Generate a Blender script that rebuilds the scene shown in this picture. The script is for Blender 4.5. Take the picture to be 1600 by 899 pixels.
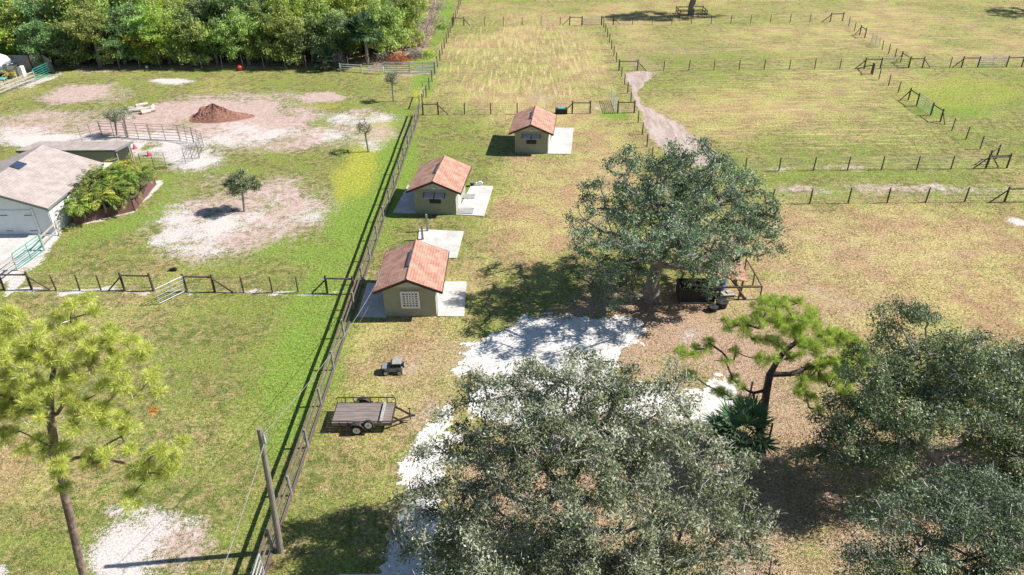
import bpy, math, random
import numpy as np
from mathutils import Vector, Matrix, Euler

for o in list(bpy.data.objects): bpy.data.objects.remove(o)
S = bpy.context.scene
COL = S.collection
R = math.radians
# ------------------------------------------------------------------ camera, world, sun, exposure
FPX = 1170.0; CAMH = 27.0
cam_d = bpy.data.cameras.new("camera"); cam = bpy.data.objects.new("camera", cam_d); COL.objects.link(cam)
cam_d.sensor_width = 36.0; cam_d.lens = 36.0*FPX/1600.0; cam_d.clip_start = 0.5; cam_d.clip_end = 4000
CM = Matrix.Rotation(0.018, 3, 'Z') @ Matrix.Rotation(R(90-31.7), 3, 'X') @ Matrix.Rotation(R(-0.8), 3, 'Z')
cam.matrix_world = Matrix.Translation((0, 0, CAMH)) @ CM.to_4x4()
S.camera = cam
SUN_EL, SUN_AZ = R(43), R(4.5)          # azimuth measured from +X towards +Y
world = bpy.data.worlds.new("World"); S.world = world; world.use_nodes = True
wn = world.node_tree.nodes; wl = world.node_tree.links
sky = wn.new('ShaderNodeTexSky'); sky.sky_type = 'NISHITA'; sky.sun_disc = False
sky.sun_elevation = SUN_EL; sky.sun_rotation = math.pi/2 - SUN_AZ
sky.air_density = 1.3; sky.dust_density = 0.2; sky.ozone_density = 3.5
bgn = wn['Background']; bgn.inputs[1].default_value = 0.064
wl.new(sky.outputs[0], bgn.inputs[0])
sun_d = bpy.data.lights.new("sun", 'SUN'); sun_d.energy = 5.0; sun_d.angle = R(0.5); sun_d.color = (1.0, 0.955, 0.88)
sun = bpy.data.objects.new("sun", sun_d); COL.objects.link(sun)
sdir = Vector((math.cos(SUN_EL)*math.cos(SUN_AZ), math.cos(SUN_EL)*math.sin(SUN_AZ), math.sin(SUN_EL)))
sun.rotation_euler = sdir.to_track_quat('Z', 'Y').to_euler(); sun.location = (40, 10, 60)
S.view_settings.view_transform = 'Standard'; S.view_settings.look = 'None'
S.view_settings.exposure = 0.72; S.view_settings.gamma = 1.0
try: S.view_settings.use_curve_mapping = False
except Exception: pass

# ------------------------------------------------------------------ measuring helpers (photo pixel -> point in the place)
CMn = np.array(CM)
def ray(px, py):
    d = CM @ Vector(((px-800)/FPX, (450-py)/FPX, -1.0)); return d
def G(px, py, z=0.0):
    d = ray(px, py); t = (z-CAMH)/d.z
    return Vector((d.x*t, d.y*t, z))
def PY(px, py, Y):
    d = ray(px, py); t = Y/d.y
    return Vector((d.x*t, Y, CAMH+d.z*t))
def to_px(x, y, z=0):
    P = np.stack([x, y, np.zeros_like(x)+z-CAMH], -1) @ CMn
    w = -P[..., 2]; w = np.where(w < 0.5, 0.5, w)
    return 800+FPX*P[..., 0]/w, 450-FPX*P[..., 1]/w

# ------------------------------------------------------------------ materials
def mk(name):
    m = bpy.data.materials.new(name); m.use_nodes = True
    nt = m.node_tree; return m, nt, nt.nodes, nt.links, nt.nodes['Principled BSDF']
def noise(N, L, scale, detail=3, vec=None, rough=.55, dist=0):
    n = N.new('ShaderNodeTexNoise'); n.inputs['Scale'].default_value = scale
    n.inputs['Detail'].default_value = detail; n.inputs['Roughness'].default_value = rough; n.inputs['Distortion'].default_value = dist
    if vec is not None: L.new(vec, n.inputs['Vector'])
    return n
def mixc(N, L, fac, a, b, mode='MIX'):
    m = N.new('ShaderNodeMix'); m.data_type = 'RGBA'; m.blend_type = mode
    for idx, v in ((0, fac), (6, a), (7, b)):
        if isinstance(v, (int, float)): m.inputs[idx].default_value = v
        elif isinstance(v, (tuple, list)): m.inputs[idx].default_value = (*v[:3], 1)
        else: L.new(v, m.inputs[idx])
    return m.outputs[2]
def mth(N, L, op, a, b=None, c=None, clamp=False):
    m = N.new('ShaderNodeMath'); m.operation = op; m.use_clamp = clamp
    for i, v in enumerate((a, b, c)):
        if v is None: continue
        if isinstance(v, (int, float)): m.inputs[i].default_value = v
        else: L.new(v, m.inputs[i])
    return m.outputs[0]
def smooth(N, L, v, lo, hi):
    m = N.new('ShaderNodeMapRange'); m.interpolation_type = 'SMOOTHSTEP'; L.new(v, m.inputs[0])
    m.inputs[1].default_value = lo; m.inputs[2].default_value = hi
    return m.outputs[0]
def mat(name, c1, c2=None, rough=.8, scale=4, metal=0, bump=.2, stretch=None, spec=None):
    m, nt, N, L, B = mk(name)
    c2 = c2 or tuple(v*.75 for v in c1)
    tc = N.new('ShaderNodeTexCoord'); vec = tc.outputs['Object']
    if stretch:
        mp = N.new('ShaderNodeMapping'); mp.inputs['Scale'].default_value = stretch; L.new(vec, mp.inputs[0]); vec = mp.outputs[0]
    a = noise(N, L, scale, 5, vec); b = noise(N, L, scale*9, 3, vec)
    f = mth(N, L, 'ADD', mth(N, L, 'MULTIPLY', a.outputs[0], .6), mth(N, L, 'MULTIPLY', b.outputs[0], .4))
    f = smooth(N, L, f, .36, .64)
    L.new(mixc(N, L, f, c1, c2), B.inputs['Base Color'])
    B.inputs['Roughness'].default_value = rough; B.inputs['Metallic'].default_value = metal
    if spec is not None: B.inputs['Specular IOR Level'].default_value = spec
    if bump:
        bp = N.new('ShaderNodeBump'); bp.inputs['Strength'].default_value = bump; bp.inputs['Distance'].default_value = .02
        L.new(b.outputs[0], bp.inputs['Height']); L.new(bp.outputs[0], B.inputs['Normal'])
    return m
def shingle(name, cols, mortar, bw, bh):
    m, nt, N, L, B = mk(name)
    tc = N.new('ShaderNodeTexCoord'); sp = N.new('ShaderNodeSeparateXYZ'); L.new(tc.outputs['Object'], sp.inputs[0])
    cb = N.new('ShaderNodeCombineXYZ'); L.new(sp.outputs[1], cb.inputs[0]); L.new(sp.outputs[0], cb.inputs[1])
    br = N.new('ShaderNodeTexBrick'); L.new(cb.outputs[0], br.inputs['Vector'])
    br.inputs['Scale'].default_value = 1; br.inputs['Brick Width'].default_value = bw; br.inputs['Row Height'].default_value = bh
    br.inputs['Mortar Size'].default_value = bh*.1; br.inputs['Mortar Smooth'].default_value = .3
    br.inputs['Color1'].default_value = (*cols[0], 1); br.inputs['Color2'].default_value = (*cols[1], 1); br.inputs['Mortar'].default_value = (*mortar, 1)
    n = noise(N, L, 1.1, 4, cb.outputs[0]); n2 = noise(N, L, 30, 2, cb.outputs[0])
    c = mixc(N, L, smooth(N, L, n.outputs[0], .4, .66), br.outputs[0], cols[2])
    c = mixc(N, L, .35, c, mixc(N, L, n2.outputs[0], cols[0], cols[1]))
    v = mth(N, L, 'MULTIPLY_ADD', n2.outputs[0], .7, .65)
    h = N.new('ShaderNodeHueSaturation'); L.new(c, h.inputs['Color']); L.new(v, h.inputs['Value'])
    L.new(h.outputs[0], B.inputs['Base Color']); B.inputs['Roughness'].default_value = .9
    bp = N.new('ShaderNodeBump'); bp.inputs['Strength'].default_value = .6; bp.inputs['Distance'].default_value = .02
    L.new(mth(N, L, 'SUBTRACT', n2.outputs[0], br.outputs['Fac']), bp.inputs['Height']); L.new(bp.outputs[0], B.inputs['Normal'])
    return m
def leafmat(name, ramp, trans=.25, rough=.55):
    m, nt, N, L, B = mk(name)
    at = N.new('ShaderNodeAttribute'); at.attribute_name = 'tint'
    oi = N.new('ShaderNodeObjectInfo')
    cr = N.new('ShaderNodeValToRGB'); els = cr.color_ramp.elements
    while len(els) < len(ramp): els.new(.5)
    for e, (p, c) in zip(els, ramp): e.position = p; e.color = (*c, 1)
    L.new(at.outputs['Fac'], cr.inputs[0])
    h = N.new('ShaderNodeHueSaturation'); L.new(cr.outputs[0], h.inputs['Color'])
    L.new(mth(N, L, 'MULTIPLY_ADD', oi.outputs['Random'], .05, .475), h.inputs['Hue'])
    L.new(mth(N, L, 'MULTIPLY_ADD', oi.outputs['Random'], .5, .75), h.inputs['Value'])
    L.new(h.outputs[0], B.inputs['Base Color']); B.inputs['Roughness'].default_value = rough
    B.inputs['Specular IOR Level'].default_value = .35
    tr = N.new('ShaderNodeBsdfTranslucent'); L.new(h.outputs[0], tr.inputs[0])
    mx = N.new('ShaderNodeMixShader'); mx.inputs[0].default_value = trans
    L.new(B.outputs[0], mx.inputs[1]); L.new(tr.outputs[0], mx.inputs[2])
    L.new(mx.outputs[0], N['Material Output'].inputs[0])
    return m

M = {}
M['post'] = mat('weathered_dark_post', (.055, .042, .034), (.10, .08, .065), .9, 3)
M['board'] = mat('purple_brown_board', (.17, .115, .10), (.095, .065, .058), .85, 3, stretch=(3, .5, 3))
M['greywood'] = mat('silver_grey_wood', (.30, .285, .265), (.18, .165, .15), .9, 3, stretch=(2, 2, .6))
M['pole'] = mat('utility_pole_wood', (.27, .24, .20), (.17, .145, .12), .9, 5, stretch=(3, 3, .4))
M['wire'] = mat('fence_wire', (.22, .22, .21), None, .5, 4, .6, 0)
M['cable'] = mat('cable', (.30, .29, .28), (.22, .21, .2), .6, 4, 0, 0)
M['galv'] = mat('galvanised_pipe', (.50, .52, .54), (.38, .40, .42), .5, 5, .35, 0)
M['pipedark'] = mat('dull_grey_pipe', (.17, .18, .18), (.26, .26, .26), .6, 5, .2, 0)
M['whitepaint'] = mat('white_paint', (.78, .78, .76), (.68, .67, .65), .6, 3, 0, .05)
M['greenpipe'] = mat('green_painted_pipe', (.02, .25, .19), (.03, .33, .26), .5, 5, 0, 0)
M['greyrail'] = mat('pale_weathered_rail', (.42, .39, .36), (.28, .26, .24), .85, 5, stretch=(1, 1, 3))
M['concrete'] = mat('concrete', (.60, .575, .54), (.43, .41, .385), .9, .8, 0, .12)
M['concrete2'] = mat('concrete_patch', (.22, .23, .23), (.32, .32, .31), .9, 3, 0, .1)
M['wall'] = mat('olive_grey_stucco', (.335, .34, .26), (.285, .29, .22), .92, 2.5, 0, .25)
M['wall2'] = mat('pale_siding', (.50, .51, .47), (.44, .45, .42), .9, 2, 0, .2, stretch=(.3, .3, 6))
M['roof'] = shingle('terracotta_shingles', ((.48, .255, .18), (.30, .145, .11), (.52, .325, .245)), (.15, .07, .055), .25, .17)
M['roofpale'] = shingle('pale_pinkish_shingles', ((.40, .335, .31), (.30, .25, .23), (.44, .375, .35)), (.22, .19, .185), .6, .22)
M['fascia'] = mat('dark_brown_fascia', (.06, .022, .018), (.045, .018, .015), .6, 4, 0, .05)
M['vent'] = mat('dark_purple_metal', (.10, .075, .10), (.16, .11, .13), .4, 4, .3, 0)
M['dark'] = mat('dark_opening', (.018, .017, .018), (.04, .032, .03), .7, 8, 0, 0)
M['glass'] = mat('window_glass', (.03, .04, .045), (.05, .06, .07), .12, 3, 0, 0, spec=.8)
M['shutter'] = mat('pale_lavender_panel', (.45, .46, .52), (.38, .39, .44), .45, 4, .2, 0)
M['black'] = mat('black_rubber', (.02, .02, .02), (.035, .034, .034), .85, 8, 0, .1)
M['rim'] = mat('white_wheel_rim', (.72, .72, .72), (.6, .6, .6), .45, 6, 0, 0)
M['deck'] = mat('weathered_deck_planks', (.27, .22, .20), (.14, .115, .105), .95, 2.2, 0, .3, stretch=(.5, 6, 1))
M['steel'] = mat('dark_trailer_steel', (.035, .03, .032), (.08, .055, .045), .6, 5, .3, .05)
M['whitehouse'] = mat('white_stucco_wall', (.72, .74, .74), (.66, .68, .69), .85, 2, 0, .1)
M['garage'] = mat('pale_blue_white_door', (.66, .70, .74), (.60, .64, .69), .6, 2, 0, .05)
M['redwood'] = mat('red_brown_planter_boards', (.17, .085, .072), (.10, .052, .047), .85, 3, 0, .2, stretch=(.6, .6, 5))
M['blue'] = mat('blue_plastic_and_shade', (.02, .16, .55), (.03, .22, .62), .4, 3, 0, 0)  # barrel plastic, also the shade painted on the camper side
M['teal'] = mat('teal_plastic', (.10, .45, .45), (.08, .38, .4), .4, 3, 0, 0)
M['navy'] = mat('dark_blue_panel', (.03, .045, .09), (.045, .06, .11), .25, 3, 0, 0)
M['red'] = mat('red_plastic', (.65, .04, .03), None, .5, 3, 0, 0)
M['pink'] = mat('pink_plastic', (.75, .08, .16), None, .5, 3, 0, 0)
M['jeep'] = mat('faded_grey_plastic', (.26, .26, .27), (.16, .16, .18), .7, 6, 0, .2)
M['jeeproof'] = mat('pale_grey_lid', (.34, .34, .32), (.22, .22, .21), .8, 9, 0, .2)
M['oakbark'] = mat('grey_oak_bark', (.30, .275, .245), (.15, .135, .115), .95, 5, 0, .5)
M['twig'] = mat('pale_grey_twigs', (.56, .53, .49), (.38, .355, .32), .95, 5, 0, 0)
M['pinebark'] = mat('pine_bark', (.34, .24, .20), (.10, .068, .055), .95, 3, 0, 1, stretch=(2, 2, 1))
M['pinedark'] = mat('dark_pine_bark', (.12, .095, .09), (.055, .042, .04), .95, 4, 0, .6)
M['log'] = mat('birch_log', (.60, .55, .50), (.42, .33, .27), .85, 5, 0, .1)
M['logend'] = mat('cut_log_end', (.45, .22, .12), (.3, .14, .08), .9, 8, 0, 0)
M['oak'] = leafmat('oak_leaves', [(0, (.05, .08, .04)), (.4, (.11, .155, .075)), (.75, (.22, .28, .145)), (1, (.44, .48, .35))], .22, .5)
M['oakgrey'] = leafmat('grey_green_oak_leaves', [(0, (.07, .09, .04)), (.35, (.19, .225, .11)), (.7, (.36, .385, .24)), (1, (.60, .60, .50))], .22, .5)
M['oakdark'] = leafmat('dark_oak_leaves', [(0, (.05, .08, .035)), (.4, (.14, .19, .08)), (.75, (.27, .33, .155)), (1, (.50, .53, .38))], .2, .45)
M['pine'] = leafmat('yellow_green_needles', [(0, (.26, .27, .06)), (.4, (.52, .52, .12)), (.8, (.72, .70, .20)), (1, (.85, .80, .38))], .45, .5)
M['pine2'] = leafmat('fresh_green_needles', [(0, (.17, .28, .05)), (.4, (.42, .58, .10)), (.8, (.64, .76, .17)), (1, (.76, .82, .30))], .45, .5)
M['deadneedle'] = leafmat('dead_needles', [(0, (.35, .10, .03)), (1, (.55, .2, .06))], .2)
M['woods'] = leafmat('woods_leaves', [(0, (.13, .21, .055)), (.4, (.33, .46, .11)), (.8, (.56, .67, .20)), (1, (.68, .73, .34))], .42)
M['woodsy'] = leafmat('yellow_woods_leaves', [(0, (.18, .25, .05)), (.45, (.36, .45, .07)), (.8, (.50, .56, .10)), (1, (.60, .62, .2))], .42)
M['woodsd'] = leafmat('deep_woods_leaves', [(0, (.08, .14, .055)), (.5, (.21, .32, .11)), (.85, (.40, .52, .21)), (1, (.54, .60, .33))], .42)
M['brush'] = leafmat('dead_brush', [(0, (.13, .10, .08)), (.5, (.26, .22, .19)), (1, (.42, .38, .34))], .1)
M['palm'] = leafmat('palm_fronds', [(0, (.06, .12, .03)), (.45, (.18, .28, .05)), (.75, (.42, .45, .08)), (1, (.68, .56, .12))], .25)
M['fan'] = leafmat('fan_palm_leaves', [(0, (.04, .08, .04)), (.6, (.08, .13, .06)), (.9, (.20, .22, .11)), (1, (.36, .30, .15))], .2)

# ------------------------------------------------------------------ object helpers
def tag(o, label=None, cat=None, group=None, kind=None):
    if label: o['label'] = label
    if cat: o['category'] = cat
    if group: o['group'] = group
    if kind: o['kind'] = kind
    return o
def empty(name, loc, label=None, cat=None, group=None, rz=0):
    o = bpy.data.objects.new(name, None); COL.objects.link(o); o.location = loc; o.rotation_euler = (0, 0, rz)
    o.empty_display_size = .3
    return tag(o, label, cat, group)
def add(name, me, parent=None, loc=(0, 0, 0), rz=0):
    o = bpy.data.objects.new(name, me); COL.objects.link(o); o.location = loc; o.rotation_euler = (0, 0, rz)
    if parent is not None: o.parent = parent
    return o
class MB:
    def __init__(s): s.v = []; s.f = []
    def raw(s, v, f):
        n = len(s.v); s.v += [tuple(p) for p in v]; s.f += [tuple(i+n for i in q) for q in f]; return s
    def box(s, c, d, rz=0, rot=None):
        hx, hy, hz = d[0]/2, d[1]/2, d[2]/2
        mt = rot if rot is not None else Matrix.Rotation(rz, 3, 'Z')
        v = [Vector(c)+mt @ Vector((x*hx, y*hy, z*hz)) for x in (-1, 1) for y in (-1, 1) for z in (-1, 1)]
        return s.raw(v, [(0, 1, 3, 2), (4, 6, 7, 5), (0, 4, 5, 1), (2, 3, 7, 6), (0, 2, 6, 4), (1, 5, 7, 3)])
    def beam(s, a, b, w, h):
        a = Vector(a); b = Vector(b); d = (b-a); L = d.length
        x = d.normalized(); up = Vector((0, 0, 1))
        if abs(x.z) > .95: up = Vector((0, 1, 0))
        y = up.cross(x).normalized(); z = x.cross(y)
        return s.box((a+b)/2, (L, w, h), rot=Matrix((x, y, z)).transposed())
    def tube(s, pts, r, n=6, cap=True):
        pts = [Vector(p) for p in pts]; rs = r if isinstance(r, (list, tuple)) else [r]*len(pts)
        base = len(s.v); V = []; F = []
        for i, p in enumerate(pts):
            d = (pts[min(i+1, len(pts)-1)]-pts[max(i-1, 0)]).normalized()
            u = d.cross(Vector((0, 0, 1)) if abs(d.z) < .9 else Vector((1, 0, 0))).normalized(); w = d.cross(u)
            for k in range(n):
                a = 2*math.pi*k/n; V.append(p+(u*math.cos(a)+w*math.sin(a))*rs[i])
        for i in range(len(pts)-1):
            for k in range(n):
                F.append((i*n+k, i*n+(k+1) % n, (i+1)*n+(k+1) % n, (i+1)*n+k))
        if cap: F.append(tuple(range(n))[::-1]); F.append(tuple((len(pts)-1)*n+k for k in range(n)))
        return s.raw(V, F)
    def prism(s, poly, z0, z1):
        n = len(poly); V = [(p[0], p[1], z0) for p in poly]+[(p[0], p[1], z1) for p in poly]
        return s.raw(V, [tuple(range(n))[::-1], tuple(range(n, 2*n))]+[(i, (i+1) % n, n+(i+1) % n, n+i) for i in range(n)])
    def mesh(s, name, m, bevel=0):
        me = bpy.data.meshes.new(name); me.from_pydata([tuple(v) for v in s.v], [], s.f); me.update()
        me.materials.append(M[m] if isinstance(m, str) else m)
        return me
    def obj(s, name, m, parent=None, loc=(0, 0, 0), rz=0, bevel=0):
        o = add(name, s.mesh(name, m), parent, loc, rz)
        if bevel:
            b = o.modifiers.new('bevel', 'BEVEL'); b.width = bevel; b.segments = 2; b.limit_method = 'ANGLE'
        return o

def np_mesh(name, V, quads, m, tint=None, smooth=False):
    me = bpy.data.meshes.new(name); V = np.ascontiguousarray(V, np.float32); quads = np.ascontiguousarray(quads, np.int32)
    k = quads.shape[1]
    me.vertices.add(len(V)); me.vertices.foreach_set('co', V.ravel())
    me.loops.add(quads.size); me.loops.foreach_set('vertex_index', quads.ravel())
    me.polygons.add(len(quads)); me.polygons.foreach_set('loop_start', np.arange(0, quads.size, k, dtype=np.int32))
    me.polygons.foreach_set('loop_total', np.full(len(quads), k, np.int32))
    if smooth: me.polygons.foreach_set('use_smooth', np.ones(len(quads), bool))
    me.update(calc_edges=True)
    if tint is not None:
        a = me.attributes.new('tint', 'FLOAT', 'FACE'); a.data.foreach_set('value', np.ascontiguousarray(tint, np.float32))
    if m: me.materials.append(M[m] if isinstance(m, str) else m)
    return me
def unit(a): return a/np.maximum(np.linalg.norm(a, axis=1, keepdims=True), 1e-9)
def cards(C, D, length, width, rng, nbias=None):
    """diamond leaves: centre C, long axis D"""
    n = len(C); D = unit(D)
    W = np.cross(D, unit(rng.normal(size=(n, 3))+(nbias if nbias is not None else 0))); W = unit(W)
    length = np.broadcast_to(np.asarray(length, float), (n,))[:, None]; width = np.broadcast_to(np.asarray(width, float), (n,))[:, None]
    V = np.stack([C-D*length/2, C+W*width/2, C+D*length/2, C-W*width/2], 1).reshape(-1, 3)
    return V, np.arange(4*n).reshape(n, 4)

def grow(trunk, targets, r_base, rng, step=.55, e=2.25, curl=.12, taper=.45):
    """branches: every target grows a twig from the nearest wood already there"""
    nodes = [np.array(p, float) for p in trunk]; par = [-1]+list(range(len(trunk)-1))
    top = nodes[-1]; fork = nodes[len(trunk)//2]
    order = np.argsort(np.linalg.norm(targets-top, axis=1)*.6+np.linalg.norm(targets-fork, axis=1)*.4)
    A = np.zeros((20000, 3)); A[:len(nodes)] = nodes; n = len(nodes); usable = max(1, int(len(trunk)*.35))
    ends = []
    for t in targets[order]:
        d = np.linalg.norm(A[:n]-t, axis=1); up = A[:n, 2]-t[2]
        d = d+np.where(up > 0, up*1.2, 0); d[:usable] = 1e6
        i = int(np.argmin(d)); p = A[i].copy(); L = np.linalg.norm(t-p); k = max(1, int(L/step))
        prev = i; off = rng.normal(size=3)*L*curl; off[2] -= L*.06
        for q in range(1, k+1):
            f = q/k; x = p+(t-p)*f+off*math.sin(math.pi*f)+rng.normal(size=3)*.03*(q < k)
            A[n] = x; par.append(prev); prev = n; n += 1
            if n >= 19990: break
        ends.append(prev)
        if n >= 19900: break
    acc = np.zeros(n)
    for q in ends: acc[q] += 1
    for q in range(n-1, 0, -1):
        if acc[q] == 0: acc[q] = 1
        acc[par[q]] += acc[q]
    rad = r_base*(acc/acc[0])**(1/e)
    for q in range(len(trunk)): rad[q] = max(rad[q], r_base*(1-taper*q/len(trunk))*.9)
    rad[0] *= 1.35
    return A[:n].copy(), np.array(par), rad, ends
def branch_mesh(A, par, rad, sides=6):
    idx = np.arange(1, len(A)); a = A[par[idx]]; b = A[idx]; ra = np.minimum(rad[par[idx]], rad[idx]*1.5+.01); rb = rad[idx]
    d = unit(b-a); ref = np.where(np.abs(d[:, 2:3]) > .9, np.array([[1., 0, 0]]), np.array([[0, 0, 1.]]))
    u = unit(np.cross(d, ref)); w = np.cross(d, u); a = a-d*(ra*.3)[:, None]
    ang = np.arange(sides)*2*math.pi/sides
    ring = u[:, None, :]*np.cos(ang)[None, :, None]+w[:, None, :]*np.sin(ang)[None, :, None]
    V = np.concatenate([a[:, None]+ring*ra[:, None, None], b[:, None]+ring*rb[:, None, None]], 1).reshape(-1, 3)
    k = np.arange(sides); base = np.stack([k, (k+1) % sides, (k+1) % sides+sides, k+sides], 1)
    Q = (base[None]+(np.arange(len(idx))*2*sides)[:, None, None]).reshape(-1, 4)
    return V, Q
def lobe_targets(lobes, spacing, rng, flat=.75, shell=.45, low=-.45):
    out = []
    for c, r in lobes:
        n = int(max(4, 4.2*(r/spacing)**2.4))
        v = unit(rng.normal(size=(n, 3))); rr = r*rng.uniform(shell, 1.0, n)**.7
        p = v*rr[:, None]; p[:, 2] *= flat
        keep = p[:, 2] > low*r
        out.append(np.array(c)[None]+p[keep])
    T = np.concatenate(out)
    keep = []                       # thin out points that are too close
    for i, t in enumerate(T):
        if all(np.sum((T[j]-t)**2) > (spacing*.62)**2 for j in keep): keep.append(i)
    return T[keep]
def make_tree(name, label, cat, base, trunk, lobes, leaf, bark, seed, r_base=.3, spacing=.9, per=150, sd=.36, size=.1, group=None,
              twigs=7, shell=.45, twigmat='twig', flat=.75, mode='leaf', wood_step=.55, curl=.12, low=-.45):
    """everything given in world space; stored relative to the base"""
    rng = np.random.default_rng(seed); base = np.array(base, float)
    tr = np.array(trunk, float)-base
    T = lobe_targets([(np.array(c, float)-base, r) for c, r in lobes], spacing, rng, flat, shell, low)
    T = T[T[:, 2] > .8] if mode != 'small' else T
    A, par, rad, ends = grow(tr, T, r_base, rng, wood_step, curl=curl, taper=.8 if mode == 'needle' else .45)
    root = empty(name, base, label, cat, group)
    V, Q = branch_mesh(A, par, rad)
    nb = len(Q)
    if twigs:
        n = len(T)*twigs; C0 = np.repeat(T, twigs, 0)+rng.normal(size=(n, 3))*sd*np.array([.8, .8, .5]); D = unit(rng.normal(size=(n, 3))+np.array([0, 0, .25])); L = rng.uniform(.35, .85, n)*sd*2.2
        Vt, Qt = cards(C0+D*L[:, None]*.5, D, L, .014+.012*rng.random(n), rng)
    add('trunk', np_mesh('trunk', V, Q, bark, smooth=True), root)
    if mode in ('leaf', 'small'):
        w = rng.uniform(.25, 1.75, len(T)); cnt = np.maximum(6, (per*w)).astype(int)
        C0 = np.repeat(T, cnt, 0); n = len(C0); tone = np.repeat(rng.normal(0, .17, len(T)), cnt)
        # sub-sprays inside each cluster make the outline ragged
        off = rng.normal(size=(n, 3))*np.array([sd, sd, sd*.62])
        sub = rng.integers(0, 7, n); dirs = unit(rng.normal(size=(7*len(T), 3))); which = np.repeat(np.arange(len(T)), cnt)*7+sub
        off = off*.62+dirs[which]*(rng.random(n)**.6)[:, None]*sd*1.35*np.array([1, 1, .7])
        C = C0+off; D = rng.normal(size=(n, 3))+dirs[which]*.8
        sz = size*rng.uniform(.7, 1.35, n)
        V, Q = cards(C, D, sz*1.35, sz*.62, rng, np.array([0, 0, 1.0]))
        tint = np.clip(.45+tone+rng.normal(0, .2, n), 0, 1)
    else:                           # needles in tufts
        tuf = 11; cc = np.repeat(T, tuf, 0); dd = unit(rng.normal(size=(len(cc), 3))+np.array([0, 0, .35]))
        cc = cc+dd*sd*rng.uniform(.3, 1.25, len(cc))[:, None]*np.array([1, 1, .6])
        nn = per; C0 = np.repeat(cc, nn, 0); n = len(C0)
        D = unit(rng.normal(size=(n, 3))*.75+np.repeat(dd, nn, 0)*.55+np.array([0, 0, .25])); L = size*rng.uniform(.7, 1.2, n)
        V, Q = cards(C0+D*L[:, None]*.5, D, L, .014, rng)
        tint = np.clip(.45+np.repeat(rng.normal(0, .16, len(cc)), nn)+rng.normal(0, .16, n), 0, 1)
    nb = len(Q)
    if twigs:                       # fine bare twigs belong to the crown
        Q = np.concatenate([Q, Qt+len(V)]); V = np.concatenate([V, Vt]); tint = np.concatenate([tint, np.full(len(Qt), .5)])
    me = np_mesh('crown', V, Q, leaf, tint); me.materials.append(M[twigmat])
    me.polygons.foreach_set('material_index', np.concatenate([np.zeros(nb, np.int32), np.ones(len(Q)-nb, np.int32)]))
    add('crown', me, root)
    return root
def clone(root, name, loc, rz, sc, label=None, group=None, matname=None):
    r = root.copy(); COL.objects.link(r); r.location = loc; r.rotation_euler = (0, 0, rz); r.scale = sc; r.name = name
    if label: r['label'] = label
    if group: r['group'] = group
    for ch in list(root.children):
        c = ch.copy(); COL.objects.link(c); c.parent = r
        for g in ch.children:
            d = g.copy(); COL.objects.link(d); d.parent = c
    return r

# ------------------------------------------------------------------ GROUND: one sheet, with a map of its grass, dirt and sand
def fbm(x, y, sc, seed, octv=3):
    out = 0; amp = 1; tot = 0
    rs = np.random.default_rng(seed)
    for o in range(octv):
        T = rs.random((64, 64)); u = x/sc; v = y/sc; iu = np.floor(u).astype(int); iv = np.floor(v).astype(int)
        fu = u-iu; fv = v-iv; fu = fu*fu*(3-2*fu); fv = fv*fv*(3-2*fv)
        g = lambda a, b: T[a % 64, b % 64]
        out = out+amp*((g(iu, iv)*(1-fu)+g(iu+1, iv)*fu)*(1-fv)+(g(iu, iv+1)*(1-fu)+g(iu+1, iv+1)*fu)*fv)
        tot += amp; amp *= .55; sc /= 2.1
    return out/tot
def ell(px, py, cx, cy, rx, ry, rot=0, soft=.5):
    a = R(rot); dx = px-cx; dy = py-cy; u = (dx*math.cos(a)+dy*math.sin(a))/rx; v = (-dx*math.sin(a)+dy*math.cos(a))/ry
    d = np.sqrt(u*u+v*v); return np.clip((1+soft-d)/(2*soft), 0, 1)
def poly_mask(px, py, poly, soft=6):
    """signed distance to a polygon, as a soft mask"""
    n = len(poly); inside = np.zeros(px.shape, bool); dmin = np.full(px.shape, 1e9)
    for i in range(n):
        x1, y1 = poly[i]; x2, y2 = poly[(i+1) % n]
        c = ((y1 > py) != (y2 > py)) & (px < (x2-x1)*(py-y1)/((y2-y1) if y2 != y1 else 1e-9)+x1); inside ^= c
        L2 = (x2-x1)**2+(y2-y1)**2; t = np.clip(((px-x1)*(x2-x1)+(py-y1)*(y2-y1))/L2, 0, 1)
        dmin = np.minimum(dmin, np.hypot(px-x1-t*(x2-x1), py-y1-t*(y2-y1)))
    return np.clip(.5+np.where(inside, dmin, -dmin)/(2*soft), 0, 1)

DRIVE = [(706, 580), (722, 545), (775, 512), (850, 494), (960, 492), (1003, 505), (1000, 538), (968, 556), (955, 580), (1010, 600), (1095, 604), (1120, 575), (1150, 590), (1165, 650),
         (1120, 668), (1050, 655), (960, 640), (880, 660), (810, 665), (745, 655), (728, 668), (704, 700), (688, 745), (684, 800), (686, 860), (692, 980), (556, 980), (592, 880), (612, 810), (628, 768), (622, 735), (645, 690), (664, 660), (690, 643), (706, 650), (696, 680), (716, 672), (728, 655), (728, 640), (724, 618), (738, 598), (740, 582)]
TRACK = [(978, 114), (1012, 112), (1022, 121), (1003, 132), (996, 145), (1002, 160), (1030, 178), (1060, 195), (1090, 215), (1120, 240), (1130, 262), (1080, 262), (1040, 240), (1010, 215), (1004, 190), (992, 160), (982, 135)]

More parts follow.
